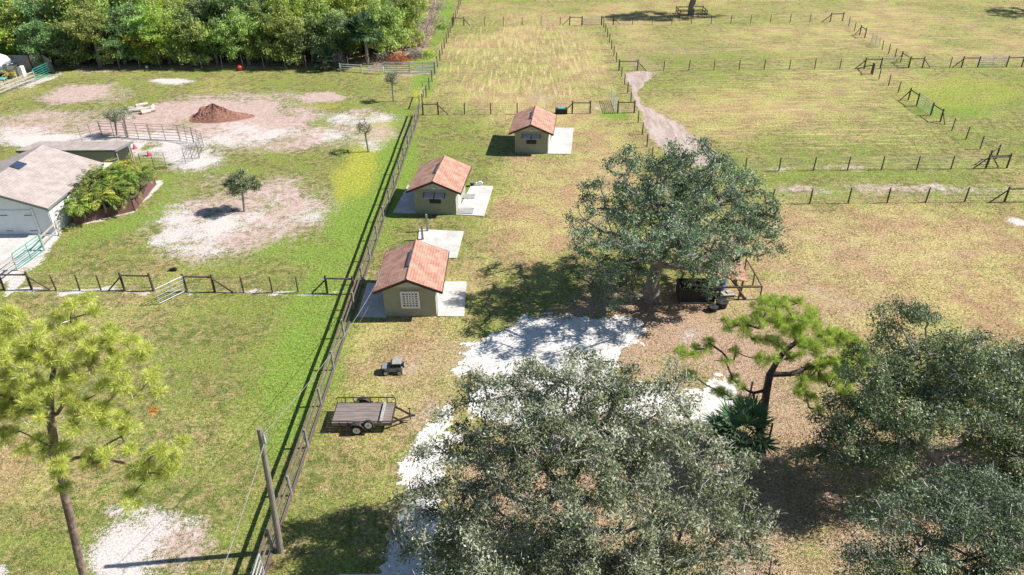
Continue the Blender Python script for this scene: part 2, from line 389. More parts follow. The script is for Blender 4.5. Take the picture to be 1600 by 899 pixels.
xs = np.concatenate([[-1500, -600, -300, -180, -130], np.arange(-100, -40, .6), np.arange(-40, 40, .33), np.arange(40, 100, .6), [130, 180, 300, 600, 1500]])
ys = [-300., -100., -20.]; y = 2.
while y < 210: ys.append(y); y += .24+.0042*max(0, y-15)
ys = np.array(ys+[260., 400., 700., 1500., 3000.])
X, Y = np.meshgrid(xs, ys); px, py = to_px(X, Y)
far = Y < 1
px = np.where(far, 800, px); py = np.where(far, 3000, py)
def warp(U, W, a, b):
    s = np.clip((b+272)/700, .15, 1.4)
    return a+((fbm(U, W, 3.2, 1)-.5)*26+(fbm(U, W, 1.1, 21)-.5)*12)*s, b+((fbm(U, W, 2.6, 2)-.5)*16+(fbm(U, W, 1.0, 22)-.5)*9)*s*s
wx, wy = warp(X, Y, px, py)
E = lambda *a, **k: ell(wx, wy, *a, **k)
P = lambda poly, soft=6: poly_mask(wx, wy, poly, soft)
big = fbm(X, Y, 9, 5); med = fbm(X, Y, 2.2, 6)
def mx(*a):
    o = a[0]
    for b in a[1:]: o = np.maximum(o, b)
    return o
white = mx(E(385, 350, 70, 26, -12)*.62, E(310, 362, 95, 50, 0)*.82, E(265, 375, 40, 22)*.9, E(455, 335, 65, 45, 0)*.66, E(385, 300, 100, 30, 20)*.4,
           E(265, 128, 42, 5)*.95, E(90, 222, 110, 16)*.95, E(300, 240, 60, 30)*.98, E(230, 225, 120, 24)*.95, E(370, 215, 70, 26)*.75, E(480, 210, 120, 20)*.65,
           E(560, 185, 80, 15)*.72, E(585, 228, 28, 12)*.72, E(545, 265, 22, 5, -25)*.5, E(590, 118, 40, 7)*.4,
           E(215, 865, 95, 52, -8)*.9, E(270, 815, 70, 34)*.7, E(200, 930, 110, 50)*.7, E(310, 840, 50, 40)*.4, E(5, 888, 18, 12)*.8, E(190, 800, 40, 16)*.5, E(45, 850, 20, 8)*.3,
           E(690, 690, 42, 11, -40)*.82, E(665, 645, 30, 9, -35)*.62, E(700, 620, 24, 7, -30)*.5, E(640, 720, 36, 10, -50)*.8, E(617, 572, 34, 14)*.45,
           E(1085, 530, 26, 22)*.6, E(1100, 515, 50, 18)*.45, E(1208, 452, 9, 26, -12)*.6, E(1590, 349, 22, 6, 8)*.85, E(1300, 440, 10, 3)*.5, E(1290, 468, 36, 6, 20)*.4,
           E(1215, 264, 36, 2.6)*.7, E(1300, 262, 110, 5)*.4, E(1320, 296, 190, 10, 0)*.5, E(1480, 294, 120, 6, 0)*.55, E(1560, 290, 60, 10)*.45,
           E(40, 400, 60, 60)*0, E(862, 100, 4, 40, -12)*.35, E(855, 150, 22, 9)*.4, E(940, 170, 50, 6)*.55, E(150, 112, 60, 4)*.5,
           E(575, 715, 14, 5)*.4, E(547, 728, 10, 4)*.5, E(520, 742, 12, 4)*.4, E(652, 372, 6, 3)*.2, E(30, 205, 60, 10)*.7, E(420, 225, 60, 20)*.5)
edge = poly_mask(wx, wy, [(0, 449), (540, 455), (560, 460), (0, 457)], 1.6)
white = np.maximum(white, edge*.75*(med > .35))
drive = P(DRIVE, 9); track = P(TRACK, 3.5)
white = mx(white, poly_mask(wx, wy, DRIVE, 22)*.95, track*.2, P([(105, 358), (212, 337), (250, 293), (256, 285), (246, 283), (208, 328), (112, 350)], 2)*.95,
           P([(0, 470), (96, 372), (112, 352), (96, 345), (0, 420)], 3)*.9, P([(0, 150), (0, 98), (95, 98), (100, 118), (50, 140)], 3)*.7)
white = white*(.30+1.0*med)
pink = (.45+.95*fbm(X, Y, 3.0, 61, 4))*mx(E(290, 200, 250, 30)*.85, E(430, 215, 150, 26)*.7, E(60, 205, 90, 24)*.7, E(330, 385, 110, 40)*.65, E(180, 180, 150, 18)*.5, E(120, 148, 70, 16, -8)*.85, E(350, 178, 150, 24)*.95, E(500, 153, 38, 9)*.95, E(395, 155, 200, 14)*.55, E(440, 180, 80, 18)*.8,
          E(415, 318, 95, 45, -8)*.75, E(490, 300, 45, 22)*.6, E(440, 400, 60, 12)*0, E(100, 200, 90, 20)*.6, E(570, 180, 60, 14)*.5, E(1400, 296, 360, 12)*.5, E(1330, 262, 200, 4)*.5, E(250, 850, 130, 60)*.6, E(80, 190, 160, 26)*.6, E(390, 330, 170, 75)*.6, E(540, 210, 110, 34)*.6, E(150, 150, 110, 24)*.5, E(1290, 460, 60, 14, 20)*.5, E(130, 210, 160, 30)*.7, E(620, 575, 60, 26)*.45, E(670, 640, 50, 24)*.4, E(700, 115, 14, 4)*0, E(1000, 118, 26, 8)*.8,
          track*.95, E(640, 115, 40, 5)*.6, E(845, 150, 32, 14)*.6)
litter = (.55+.75*fbm(X, Y, 2.4, 63, 4))*mx(E(1040, 560, 110, 70)*.75, E(1080, 520, 130, 60)*.9, E(1180, 540, 160, 90)*.7, E(1260, 720, 220, 160)*.75, E(960, 760, 260, 160)*.85, E(1000, 480, 150, 38)*.8, E(1180, 640, 120, 70)*.7,
            E(1500, 800, 220, 140)*.8, E(1220, 870, 170, 110)*.85, E(1100, 560, 60, 40)*.6, E(1400, 400, 300, 70)*.3, E(1290, 470, 90, 36, 20)*.65, E(700, 570, 90, 60)*.5, E(660, 640, 80, 60)*.5, E(660, 600, 90, 40)*.35, E(1290, 440, 120, 30, 12)*.5, E(1330, 395, 180, 40, 6)*.4,
            E(1250, 350, 120, 30)*.35, E(1180, 500, 70, 50)*.5, E(640, 790, 30, 60)*.4, E(1080, 120, 60, 10)*0, E(1060, 75, 110, 16)*.4, E(1000, 95, 40, 12, 20)*.5)
green = mx(E(580, 300, 60, 130, 22)*1.0, E(480, 395, 130, 36)*.65, E(480, 560, 60, 170, 18)*.95, E(450, 590, 60, 110, 15)*.6, E(1500, 150, 160, 30)*.5, E(1480, 172, 80, 16)*.7,
           E(660, 130, 20, 50, 18)*.7, E(690, 40, 12, 60, 18)*.9, E(660, 95, 30, 16)*.6, E(150, 370, 70, 18, -22)*.7, E(230, 340, 50, 16, -25)*.75, E(265, 290, 26, 22)*.6, E(150, 500, 300, 30)*.25,
           E(325, 90, 500, 26)*.3, E(1350, 272, 220, 5)*.6, E(1330, 300, 200, 8)*.2, E(620, 240, 24, 70, 20)*.5, E(730, 330, 30, 22)*.3, E(960, 182, 30, 8)*.7, E(1180, 262, 50, 12)*.5, E(700, 355, 20, 14)*.4,
           E(440, 290, 60, 16)*.4, E(1290, 500, 30, 22)*.0, E(1480, 520, 70, 30)*.45, E(1490, 440, 60, 12)*.3, E(1240, 160, 130, 26)*.25, E(870, 15, 90, 10)*.3, E(850, 248, 20, 4)*.6)
yellow = mx(E(560, 265, 36, 60, 20)*.72, E(590, 200, 30, 26)*.8, E(655, 150, 14, 16)*.8, E(575, 185, 40, 10)*.5, E(500, 168, 50, 6)*.6, E(530, 290, 22, 40)*.7, E(640, 245, 10, 30, 20)*.3, E(1500, 145, 170, 36)*.5,
            E(1180, 150, 160, 36)*.4, E(800, 120, 120, 60)*.35, E(100, 400, 60, 20)*.3, E(500, 600, 30, 60)*.3, E(60, 580, 0.1, .1)*0)
dry = mx(E(800, 100, 150, 80)*.6, E(620, 720, 130, 120)*.45, E(930, 320, 60, 60)*.5, E(1240, 170, 260, 60)*.55, E(1350, 380, 340, 70)*1.0, E(1400, 460, 320, 70)*.9, E(880, 270, 130, 140)*.8, E(830, 350, 110, 90)*.8, E(680, 600, 140, 140)*.5, E(1250, 60, 300, 30)*.55, E(1500, 60, 240, 40)*.6,
         E(330, 720, 170, 160)*.2, E(100, 720, 160, 80)*.25, E(1100, 20, 500, 30)*.45, E(600, 570, 80, 90)*.45, E(760, 20, 80, 30)*.4, E(780, 430, 140, 40)*.55, E(1450, 540, 160, 40)*.5, E(330, 520, 200, 60)*.2)
strx = .5*mx(E(1290, 170, 300, 130)*1, E(1300, 50, 400, 60)*1, E(1400, 400, 350, 100)*.5); stry = E(810, 100, 150, 75)*.65
for nm in ('white', 'pink', 'litter', 'green', 'yellow', 'dry'): pass
green = green*(.5+.9*med); litter = litter*(.55+.8*med); dry = np.clip(dry*.9+(big-.5)*1.0+.12, 0, 1)
woods = poly_mask(px, py, [(-900, 108), (560, 108), (640, 92), (676, 60), (690, -60), (-1500, -60)], 2)
litter = np.maximum(litter, woods*.8); green = green*(1-woods*.7)

def ground_mat(name='ground_surface', mode=0):
    m, nt, N, L, B = mk(name)
    tc = N.new('ShaderNodeTexCoord'); o = tc.outputs['Object']
    if mode == 0:
        a1 = N.new('ShaderNodeAttribute'); a1.attribute_name = 'mapA'; s1 = N.new('ShaderNodeSeparateColor'); L.new(a1.outputs['Color'], s1.inputs[0])
        a2 = N.new('ShaderNodeAttribute'); a2.attribute_name = 'mapB'; s2 = N.new('ShaderNodeSeparateColor'); L.new(a2.outputs['Color'], s2.inputs[0])
        a3 = N.new('ShaderNodeAttribute'); a3.attribute_name = 'mapC'; s3 = N.new('ShaderNodeSeparateColor'); L.new(a3.outputs['Color'], s3.inputs[0])
        wh, pk, li = s1.outputs; gr, ye, dr = s2.outputs; sx, sy, _ = s3.outputs
    n1 = noise(N, L, .35, 4, o); n2 = noise(N, L, 1.6, 5, o, .65); n3 = noise(N, L, 5.5, 4, o, .7); n4 = noise(N, L, 22, 3, o, .7); n5 = noise(N, L, 11, 2, o, .6, .6)
    def st(sc):
        mp = N.new('ShaderNodeMapping'); mp.inputs['Scale'].default_value = sc; L.new(o, mp.inputs[0]); return noise(N, L, 1, 6, mp.outputs[0], .7)
    grain = mth(N, L, 'ADD', mth(N, L, 'MULTIPLY', n3.outputs[0], .5), mth(N, L, 'MULTIPLY', n4.outputs[0], .5))
    if mode == 0:
        stx = st((.22, 2.2, 1)); sty = st((2.6, .22, 1))
        g1 = mixc(N, L, smooth(N, L, n2.outputs[0], .40, .60), (.125, .150, .040), (.27, .245, .095))
        g1 = mixc(N, L, smooth(N, L, n1.outputs[0], .44, .60), g1, (.20, .235, .055))
        dd = mth(N, L, 'ADD', dr, mth(N, L, 'MULTIPLY', mth(N, L, 'SUBTRACT', n2.outputs[0], .5), 1.3))
        dd = mth(N, L, 'ADD', dd, mth(N, L, 'MULTIPLY', mth(N, L, 'SUBTRACT', n3.outputs[0], .5), .9))
        g1 = mixc(N, L, smooth(N, L, dd, .15, .95), g1, mixc(N, L, smooth(N, L, n1.outputs[0], .38, .6), (.38, .25, .145), (.43, .355, .155)))
        # mowing streaks
        sxx = mth(N, L, 'MULTIPLY', mth(N, L, 'SUBTRACT', stx.outputs[0], .5), sx); syy = mth(N, L, 'MULTIPLY', mth(N, L, 'SUBTRACT', sty.outputs[0], .5), sy)
        ss = mth(N, L, 'ADD', sxx, syy)
        g1 = mixc(N, L, smooth(N, L, ss, 0, .09), g1, (.50, .42, .20)); g1 = mixc(N, L, smooth(N, L, mth(N, L, 'MULTIPLY', ss, -1), 0, .12), g1, (.21, .215, .07))
        gg = mth(N, L, 'ADD', gr, mth(N, L, 'MULTIPLY', mth(N, L, 'SUBTRACT', n3.outputs[0], .5), .8))
        g1 = mixc(N, L, smooth(N, L, gg, .25, .85), g1, (.18, .265, .045))
        yy = mth(N, L, 'ADD', ye, mth(N, L, 'MULTIPLY', mth(N, L, 'SUBTRACT', n3.outputs[0], .5), .7))
        g1 = mixc(N, L, smooth(N, L, yy, .3, .95), g1, (.37, .36, .055))
        ll = mth(N, L, 'ADD', li, mth(N, L, 'MULTIPLY', mth(N, L, 'SUBTRACT', grain, .5), 1.6))
        lc = mixc(N, L, smooth(N, L, n4.outputs[0], .4, .6), (.20, .125, .085), (.48, .34, .24))
        g1 = mixc(N, L, smooth(N, L, ll, .25, .8), g1, lc)
        g1 = mixc(N, L, smooth(N, L, mth(N, L, 'MULTIPLY', n2.outputs[0], n5.outputs[0]), .33, .42), g1, (.30, .20, .12))
        vv = mth(N, L, 'MULTIPLY_ADD', smooth(N, L, grain, .38, .62), 1.05, .42)
        h = N.new('ShaderNodeHueSaturation'); L.new(g1, h.inputs['Color']); L.new(vv, h.inputs['Value'])
        g1 = h.outputs[0]
        pp = mth(N, L, 'ADD', pk, mth(N, L, 'ADD', mth(N, L, 'MULTIPLY', mth(N, L, 'SUBTRACT', n2.outputs[0], .5), .8), mth(N, L, 'MULTIPLY', mth(N, L, 'SUBTRACT', grain, .5), 1.3)))
        pc = mixc(N, L, smooth(N, L, grain, .38, .62), (.30, .19, .155), (.54, .41, .36)); pc = mixc(N, L, smooth(N, L, n2.outputs[0], .42, .62), pc, (.49, .375, .335))
        g1 = mixc(N, L, smooth(N, L, pp, .4, .72), g1, pc)
        ww = mth(N, L, 'ADD', wh, mth(N, L, 'ADD', mth(N, L, 'MULTIPLY', mth(N, L, 'SUBTRACT', n2.outputs[0], .5), .55), mth(N, L, 'MULTIPLY', mth(N, L, 'SUBTRACT', grain, .5), 1.5)))
        wc = mixc(N, L, smooth(N, L, n5.outputs[0], .38, .6), (.47, .40, .375), (.64, .585, .555))
        col = mixc(N, L, smooth(N, L, ww, .44, .68), g1, wc)
    elif mode == 1:
        col = mixc(N, L, smooth(N, L, n3.outputs[0], .35, .65), (.52, .50, .47), (.72, .70, .68)); col = mixc(N, L, smooth(N, L, mth(N, L, 'MULTIPLY', n2.outputs[0], n3.outputs[0]), .29, .37), col, (.46, .38, .32))
    else:
        sty = st((1.8, .25, 1)); col = mixc(N, L, smooth(N, L, sty.outputs[0], .4, .6), (.36, .28, .235), (.55, .46, .41)); col = mixc(N, L, smooth(N, L, n4.outputs[0], .3, .8), col, (.30, .24, .21))
    L.new(col, B.inputs['Base Color']); B.inputs['Roughness'].default_value = .95; B.inputs['Specular IOR Level'].default_value = .1
    bp = N.new('ShaderNodeBump'); bp.inputs['Strength'].default_value = .9 if mode == 0 else .3; bp.inputs['Distance'].default_value = .05
    L.new(grain, bp.inputs['Height']); L.new(bp.outputs[0], B.inputs['Normal'])
    return m
M['ground'] = ground_mat(); M['shell'] = ground_mat('white_shell', 1); M['dirt'] = ground_mat('pale_dirt', 2)
nx_, ny_ = len(xs), len(ys)
I = np.arange(nx_*ny_).reshape(ny_, nx_); Q = np.stack([I[:-1, :-1], I[:-1, 1:], I[1:, 1:], I[1:, :-1]], -1).reshape(-1, 4)
gm = np_mesh('ground', np.stack([X, Y, np.zeros_like(X)], -1).reshape(-1, 3), Q, 'ground', smooth=True)
for nm, trio in (('mapA', (white, pink, litter)), ('mapB', (green, yellow, dry)), ('mapC', (strx, stry, stry*0))):
    a = gm.attributes.new(nm, 'FLOAT_COLOR', 'POINT')
    a.data.foreach_set('color', np.ascontiguousarray(np.stack([np.clip(t, 0, 1) for t in trio]+[np.ones_like(X)], -1), np.float32).ravel())
tag(add('ground', gm), kind='structure')

def sheet(name, poly, m, z, res, box, thr=.55, soft=9, label=None, nz=1.0):
    (x0, x1, y0, y1) = box; gx = np.arange(x0, x1, res); gy = np.arange(y0, y1, res); U, W = np.meshgrid(gx, gy); a, b = to_px(U, W)
    a, b = warp(U, W, a, b)
    k = poly_mask(a, b, poly, soft)+((fbm(U, W, .9, 9, 4)-.5)*1.3+(fbm(U, W, .22, 11, 2)-.5)*.9)*nz
    K = (k[:-1, :-1] > thr)
    J = np.arange(U.size).reshape(U.shape); q = np.stack([J[:-1, :-1], J[:-1, 1:], J[1:, 1:], J[1:, :-1]], -1)[K]
    used = np.unique(q); remap = np.full(U.size, -1); remap[used] = np.arange(len(used))
    V = np.stack([U, W, np.full_like(U, z)], -1).reshape(-1, 3)[used]
    return tag(add(name, np_mesh(name, V, remap[q], m)), kind='structure')
sheet('driveway', DRIVE, 'shell', .004, .085, (-10, 16, 14, 42), soft=12, thr=.66)
sheet('dirt_path', TRACK, 'dirt', .004, .16, (8, 30, 60, 102), soft=5, nz=.8, thr=.75)

# ------------------------------------------------------------------ CONCRETE SLABS
def slab(name, pxs, z=.07, m='concrete'):
    pts = [G(x, y, z) for x, y in pxs]
    o = MB().prism([(p.x, p.y) for p in pts], -.02, z).obj(name, m); return tag(o, kind='structure')
slab('concrete_pad', [(683.5, 494.5), (725, 495), (729, 440.5), (690, 440.5)])
slab('concrete_pad', [(651, 371), (722, 402), (724.5, 362), (652, 359)], .07) if False else slab('concrete_pad', [(650, 403), (713.5, 403.5), (724.5, 362), (655, 358.5)])
slab('concrete_pad', [(712, 335.5), (756, 338), (770.5, 291.5), (736, 290)])
slab('concrete_pad', [(854, 240.5), (892, 241.5), (896, 200.5), (866, 200)])
slab('concrete_pad', [(558, 495), (603, 496), (603, 443), (574, 443)])
slab('concrete_pad', [(614, 332.5), (650, 333.5), (655, 292), (637, 290)])
slab('garage_apron', [(-120, 446), (2, 446), (95, 364), (-120, 370)], .04)

# ------------------------------------------------------------------ SMALL HOUSES
def small_house(label, fl, fr, rz, win, depth, wallh=2.25):
    a = G(*fl); b = G(*fr); W = (b-a).length; c = (a+b)/2
    h = empty('small_house', (c.x, c.y, 0), label, 'house', 'terracotta roofed small houses along the board fence', rz)
    ov = .5; fo = .42; pitch = math.tan(R(23)); apex = wallh+W/2*pitch
    mb = MB(); D = depth
    mb.raw([(-W/2, 0, 0), (W/2, 0, 0), (W/2, 0, wallh), (0, 0, apex), (-W/2, 0, wallh), (-W/2, D, 0), (W/2, D, 0), (W/2, D, wallh), (0, D, apex), (-W/2, D, wallh)],
           [(0, 1, 2, 3, 4), (9, 8, 7, 6, 5), (1, 6, 7, 2), (0, 4, 9, 5), (0, 5, 6, 1)])
    mb.obj('wall', 'wall', h)
    g = MB(); g.raw([(-W/2+.02, -.03, wallh-.02), (W/2-.02, -.03, wallh-.02), (0, -.03, apex-.03), (-W/2+.02, -.002, wallh-.02), (W/2-.02, -.002, wallh-.02), (0, -.002, apex-.03)], [(0, 1, 2), (5, 4, 3), (0, 3, 4, 1), (1, 4, 5, 2), (2, 5, 3, 0)])
    g.obj('gable_panel', 'wall2', h)
    ro = MB(); xe = W/2+ov; ze = apex-xe*pitch; t = .09
    for s in (-1, 1):
        v = [(0, -fo, apex+.03), (s*xe, -fo, ze+.03), (s*xe, D+fo, ze+.03), (0, D+fo, apex+.03)]; v += [(x, y, z+t) for x, y, z in v]
        f = [(0, 1, 2, 3), (7, 6, 5, 4), (1, 5, 6, 2), (2, 6, 7, 3), (0, 4, 5, 1), (3, 7, 4, 0)]
        ro.raw(v, f)
    ro.tube([(0, -fo, apex+.03+t), (0, D+fo, apex+.03+t)], .05, 6)
    roof = ro.obj('roof', 'roof', h)
    fa = MB()
    for yy in (-fo-.022, D+fo+.022):
        for s in (-1, 1): fa.beam((0, yy, apex+.02), (s*(xe+.02), yy, ze+.02), .04, .17)
    for s in (-1, 1): fa.beam((s*(xe+.02), -fo, ze), (s*(xe+.02), D+fo, ze), .035, .13)
    fa.obj('fascia', 'fascia', h)
    rv = MB(); rv.box((-.13, D*.52, apex+.10), (.2, D*.5, .09), rot=Matrix.Rotation(R(-12), 3, 'Y')); rv.obj('ridge_vent', 'vent', roof, bevel=.02)
    # side door on the sunny side
    dr = MB().box((W/2+.02, D*.28, 1.0), (.04, .85, 1.95)).obj('door', 'whitepaint', h)
    MB().box((W/2+.06, D*.28+.33, 1.0), (.05, .05, .05)).obj('handle', 'steel', dr)
    if win == 'grid':
        z0, z1, x0, x1 = .68, 1.95, -.56, .66
        w = MB().box(((x0+x1)/2, -.02, (z0+z1)/2), (x1-x0-.2, .03, z1-z0-.2)).obj('window', 'glass', h)
        fr_ = MB()
        for zz in (z0+.07, z1-.07): fr_.box(((x0+x1)/2, -.05, zz), (x1-x0, .08, .14))
        for xx in (x0+.07, x1-.07): fr_.box((xx, -.05, (z0+z1)/2), (.14, .08, z1-z0-.28))
        for i in range(1, 5): fr_.box((x0+.14+(x1-x0-.28)*i/5, -.045, (z0+z1)/2), (.085, .05, z1-z0-.28))
        for i in range(1, 6): fr_.box(((x0+x1)/2, -.048, z0+.14+(z1-z0-.28)*i/6), (x1-x0-.28, .05, .075))
        fr_.obj('frame', 'whitepaint', w)
    else:
        w = MB().box((.0, -.02, 1.28), (.95, .035, .62)).obj('window', 'dark', h)
        aw = MB()
        for s in (-1, 1):
            aw.raw([(s*.44-.40, -.03, 1.86), (s*.44+.40, -.03, 1.86), (s*.44+.40, -.48, 1.58), (s*.44-.40, -.48, 1.58),
                    (s*.44-.40, -.03, 1.90), (s*.44+.40, -.03, 1.90), (s*.44+.40, -.48, 1.62), (s*.44-.40, -.48, 1.62)],
                   [(3, 2, 1, 0), (4, 5, 6, 7), (0, 1, 5, 4), (1, 2, 6, 5), (2, 3, 7, 6), (3, 0, 4, 7)])
        aw.obj('awning', 'shutter', h)
        for s in (-1, 0, 1): MB().beam((s*.86, -.03, 1.93), (s*.86, -.5, 1.64), .05, .05).obj('awning_bracket', 'steel', h)
        MB().box((0, -.06, 2.3), (.22, .1, .1)).obj('lamp', 'whitepaint', h)
    return h, W, apex
h1 = small_house('nearest terracotta roofed house with a white grid window', (602.4, 496), (682.6, 494.5), R(0), 'grid', 4.35)
h2 = small_house('middle terracotta roofed house with propped shutters beside a pad with grey patches', (649.4, 334.5), (713.5, 336), R(-5.5), 'awn', 4.6)
h3 = small_house('farthest terracotta roofed house with propped shutters, near the cross fence', (804.5, 240.5), (856, 240.5), R(-5.5), 'awn', 4.7)
# odds and ends on the pads
for k, (x, y, w, d) in enumerate([(733, 307.5, 1.0, .9), (728, 330, 1.25, 1.1)]):
    p = G(x, y, .08); tag(MB().box((0, 0, .02), (w, d, .04)).obj('floor_mat', 'concrete2', None, p, R(-5)), ['grey mat on the middle house pad, nearer its far wall', 'grey mat on the middle house pad by its near corner'][k], 'mat', 'grey mats on the pad')
p = G(738, 291.5); t = empty('bucket', p, 'dark bucket at the far corner of the middle house pad', 'bucket')
MB().tube([(0, 0, 0), (0, 0, .38)], [.15, .19], 12).obj('body', 'black', t); MB().tube([(0, 0, .36), (0, 0, .40)], .205, 12).obj('rim', 'jeep', t)
p = G(749, 291); tag(MB().box((0, 0, .15), (.6, .25, .3)).box((.1, 0, .35), (.3, .2, .12)).obj('water_trough', 'whitepaint', None, p), 'white trough at the far edge of the middle house pad', 'trough')
p = G(848, 238.5); t = empty('potted_stand', p, 'small dark pump against the farthest house front wall', 'pump')
MB().tube([(0, 0, 0), (0, 0, .35), (0, 0, .9)], [.2, .16, .07], 8).obj('body', 'steel', t); MB().box((.15, -.05, .35), (.12, .12, .6)).obj('handle', 'whitepaint', t)
t.name = 'water_pump'
# service mast and cable bracket on the nearest house
A0 = h1[0].location; m1 = empty('service_mast', (A0.x-1.9, A0.y+.1, 2.3), 'thin bent antenna mast at the nearest house left eave', 'antenna')
MB().tube([(0, 0, -.2), (.02, 0, .5), (.1, .05, 1.1)], .025, 6).obj('mast', 'galv', m1); MB().tube([(-.2, 0, .75), (.25, .05, 1.0)], .018, 5).tube([(-.1, .1, .95), (.2, -.1, .85)], .018, 5).obj('arm', 'galv', m1)
MAST = Vector((A0.x-1.85, A0.y+.1, 2.75))
# two wooden posts by the second pad
for (bx, by, tx, ty, lb) in ((668, 362.5, 665.5, 336, 'taller grey post on the pad corner between the near and middle houses'), (660.5, 376, 658.5, 353, 'shorter grey post behind the nearest house roof')):
    b_ = G(bx, by); t_ = PY(tx, ty, b_.y); tag(MB().box((0, 0, t_.z/2), (.16, .16, t_.z)).obj('wooden_post', 'greywood', None, b_, .2, bevel=.01), lb, 'post', 'grey posts by the pad')

# ------------------------------------------------------------------ FENCES
def post_mesh(h, r, m='post'):
    return MB().tube([(0, 0, -.1), (0, 0, h*.6), (0, 0, h)], [r, r*.96, r*.9], 7).mesh('post', m)
PM = {}
def post(parent, p, h=1.3, r=.06, m='post', name='post', lean=.03):
    key = (round(h, 2), r, m)
    if key not in PM: PM[key] = post_mesh(h, r, m)
    o = add(name, PM[key], parent, p); rnd = random.Random(int(p[0]*97+p[1]*131)); o.rotation_euler = (rnd.uniform(-lean, lean), rnd.uniform(-lean, lean), rnd.uniform(0, 6)); return o
def fence_root(name, p, label, cat='fence'): return empty(name, p, label, cat)
def run(root, a, b, spacing, h=1.3, r=.06, m='post', skip0=False, skip1=False, jit=.0):
    a = Vector(a); b = Vector(b); n = max(1, round((b-a).length/spacing)); o = Vector(root.location); P_ = []
    for i in range(n+1):
        p = a+(b-a)*(i/n); P_.append(p)
        if (i == 0 and skip0) or (i == n and skip1): continue
        rnd = random.Random(i*7+int(a.x*10)); post(root, p-o, h*(1+rnd.uniform(-.06, .06)), r, m)
    return P_
def wires(root, a, b, hs=(.25, .5, .75, 1.0, 1.2), r=.007, m='wire'):
    o = Vector(root.location); mb = MB(); a = Vector(a)-o; b = Vector(b)-o; n = max(2, int((b-a).length/3))
    for hz in hs:
        mb.tube([a+(b-a)*(i/n)+Vector((0, 0, hz-(.02 if i % 2 else 0))) for i in range(n+1)], r, 3, False)
    k = int((b-a).length/.9)          # woven wire stays
    return mb.obj('wire', m, root)
def hbrace(root, p, q, foot=None, foot2=None, h=1.4, r=.085, m='post', rz=1.18):
    """two stout posts p,q, a top rail, and diagonal struts to the ground at foot / foot2"""
    o = Vector(root.location)
    post(root, p-o, h, r, m, 'post', .015); post(root, q-o, h, r, m, 'post', .015)
    MB().tube([p-o+Vector((0, 0, rz)), q-o+Vector((0, 0, rz))], .06, 6).obj('brace_rail', m, root)
    if foot is not None: MB().tube([p-o+Vector((0, 0, rz-.1)), foot-o+Vector((0, 0, .03))], .055, 6).obj('brace', m, root)
    if foot2 is not None: MB().tube([q-o+Vector((0, 0, rz-.1)), foot2-o+Vector((0, 0, .03))], .055, 6).obj('brace', m, root)
def gate(label, a, b, h=1.25, m='galv', bars=6, uprights=1, r=.024, z0=.12, group=None, cat='gate', brace=True, mesh=True):
    a = Vector(a); b = Vector(b); g = empty('metal_gate', a, label, cat, group); d = b-a
    fr = MB(); c = [Vector((0, 0, z0)), d+Vector((0, 0, z0)), d+Vector((0, 0, h)), Vector((0, 0, h))]
    for i in range(4): fr.tube([c[i], c[(i+1) % 4]], r*1.25, 6)
    fr.obj('frame', m, g)
    for k in range(1, bars-1):
        z = z0+(h-z0)*k/(bars-1); MB().tube([Vector((0, 0, z)), d+Vector((0, 0, z))], r, 5).obj('bar', m, g)
    for k in range(1, uprights+1): MB().beam(d*(k/(uprights+1))+Vector((0, 0, z0)), d*(k/(uprights+1))+Vector((0, 0, h)), .05, .02).obj('upright', m, g)
    if mesh:
        ms = MB(); n = int(d.length/.16)
        for i in range(1, n): ms.tube([d*(i/n)+Vector((0, 0, z0)), d*(i/n)+Vector((0, 0, h))], .004, 3, False)
        ms.obj('wire_mesh', m, g)
    return g

# F1: brown board fence beside the houses
a, b = G(417, 889), G(655, 182)
f1 = fence_root('board_fence', G(392, 965), 'long brown two-board fence running from the foreground past the small houses')
a0 = G(392, 965); ps = run(f1, a0, b, 3.15, 1.32, .07, 'greywood'); o = Vector(f1.location); e = (b-a0).normalized()
for z in (.62, 1.12):
    mb = MB(); side = Vector((-.09, 0, 0))
    for i in range(len(ps)-1): mb.beam(ps[i]-o+side+e*.01+Vector((0, 0, z+.015*(i % 3))), ps[i+1]-o+side-e*.01+Vector((0, 0, z+.015*((i+1) % 3))), .04, .17)
    mb.obj('rail', 'board', f1)
wires(f1, a0, b, (.2, .4, .85))
MB().beam(a0-o+Vector((.0, 0, .04)), b-o+Vector((.0, 0, .04)), .12, .1).obj('kickboard', 'board', f1)
# F1b continues as a wire fence
c = G(712, 30); d = G(738, -45)
f = fence_root('wire_fence', b, 'wire fence climbing the left side of the straw field beyond the board fence')
run(f, b, c, 3.3, 1.45, .07, skip0=True); run(f, c, d, 3.6, 1.4, .065, skip0=True); wires(f, b, c); wires(f, c, d)
hbrace(f, G(662, 152), G(656, 171), h=1.6, m='greywood')
# F2 cross fence at left front
f = fence_root('wire_fence', G(-30, 455), 'wire fence with timber braces crossing the lawn left of the nearest house')
run(f, G(-70, 454), G(-30, 454), 3.2)
for x in (88, 125, 158): post(f, G(x, 454.5)-f.location, 1.25, .055)
for x in (381, 426, 466): post(f, G(x, 457.5)-f.location, 1.25, .055)
hbrace(f, G(7, 453), G(50, 453), None, G(78, 454)); hbrace(f, G(195, 454), G(240, 455), G(170, 455)); hbrace(f, G(292, 456), G(336, 457), None, G(364, 458)); hbrace(f, G(512, 459), G(554, 460), G(488, 459))
wires(f, G(-70, 454), G(240, 455)); wires(f, G(292, 456), G(548, 460))
gate('open silver gate swung towards the camera in the left cross fence', G(291, 457), G(250, 477), 1.25, bars=5, mesh=False)
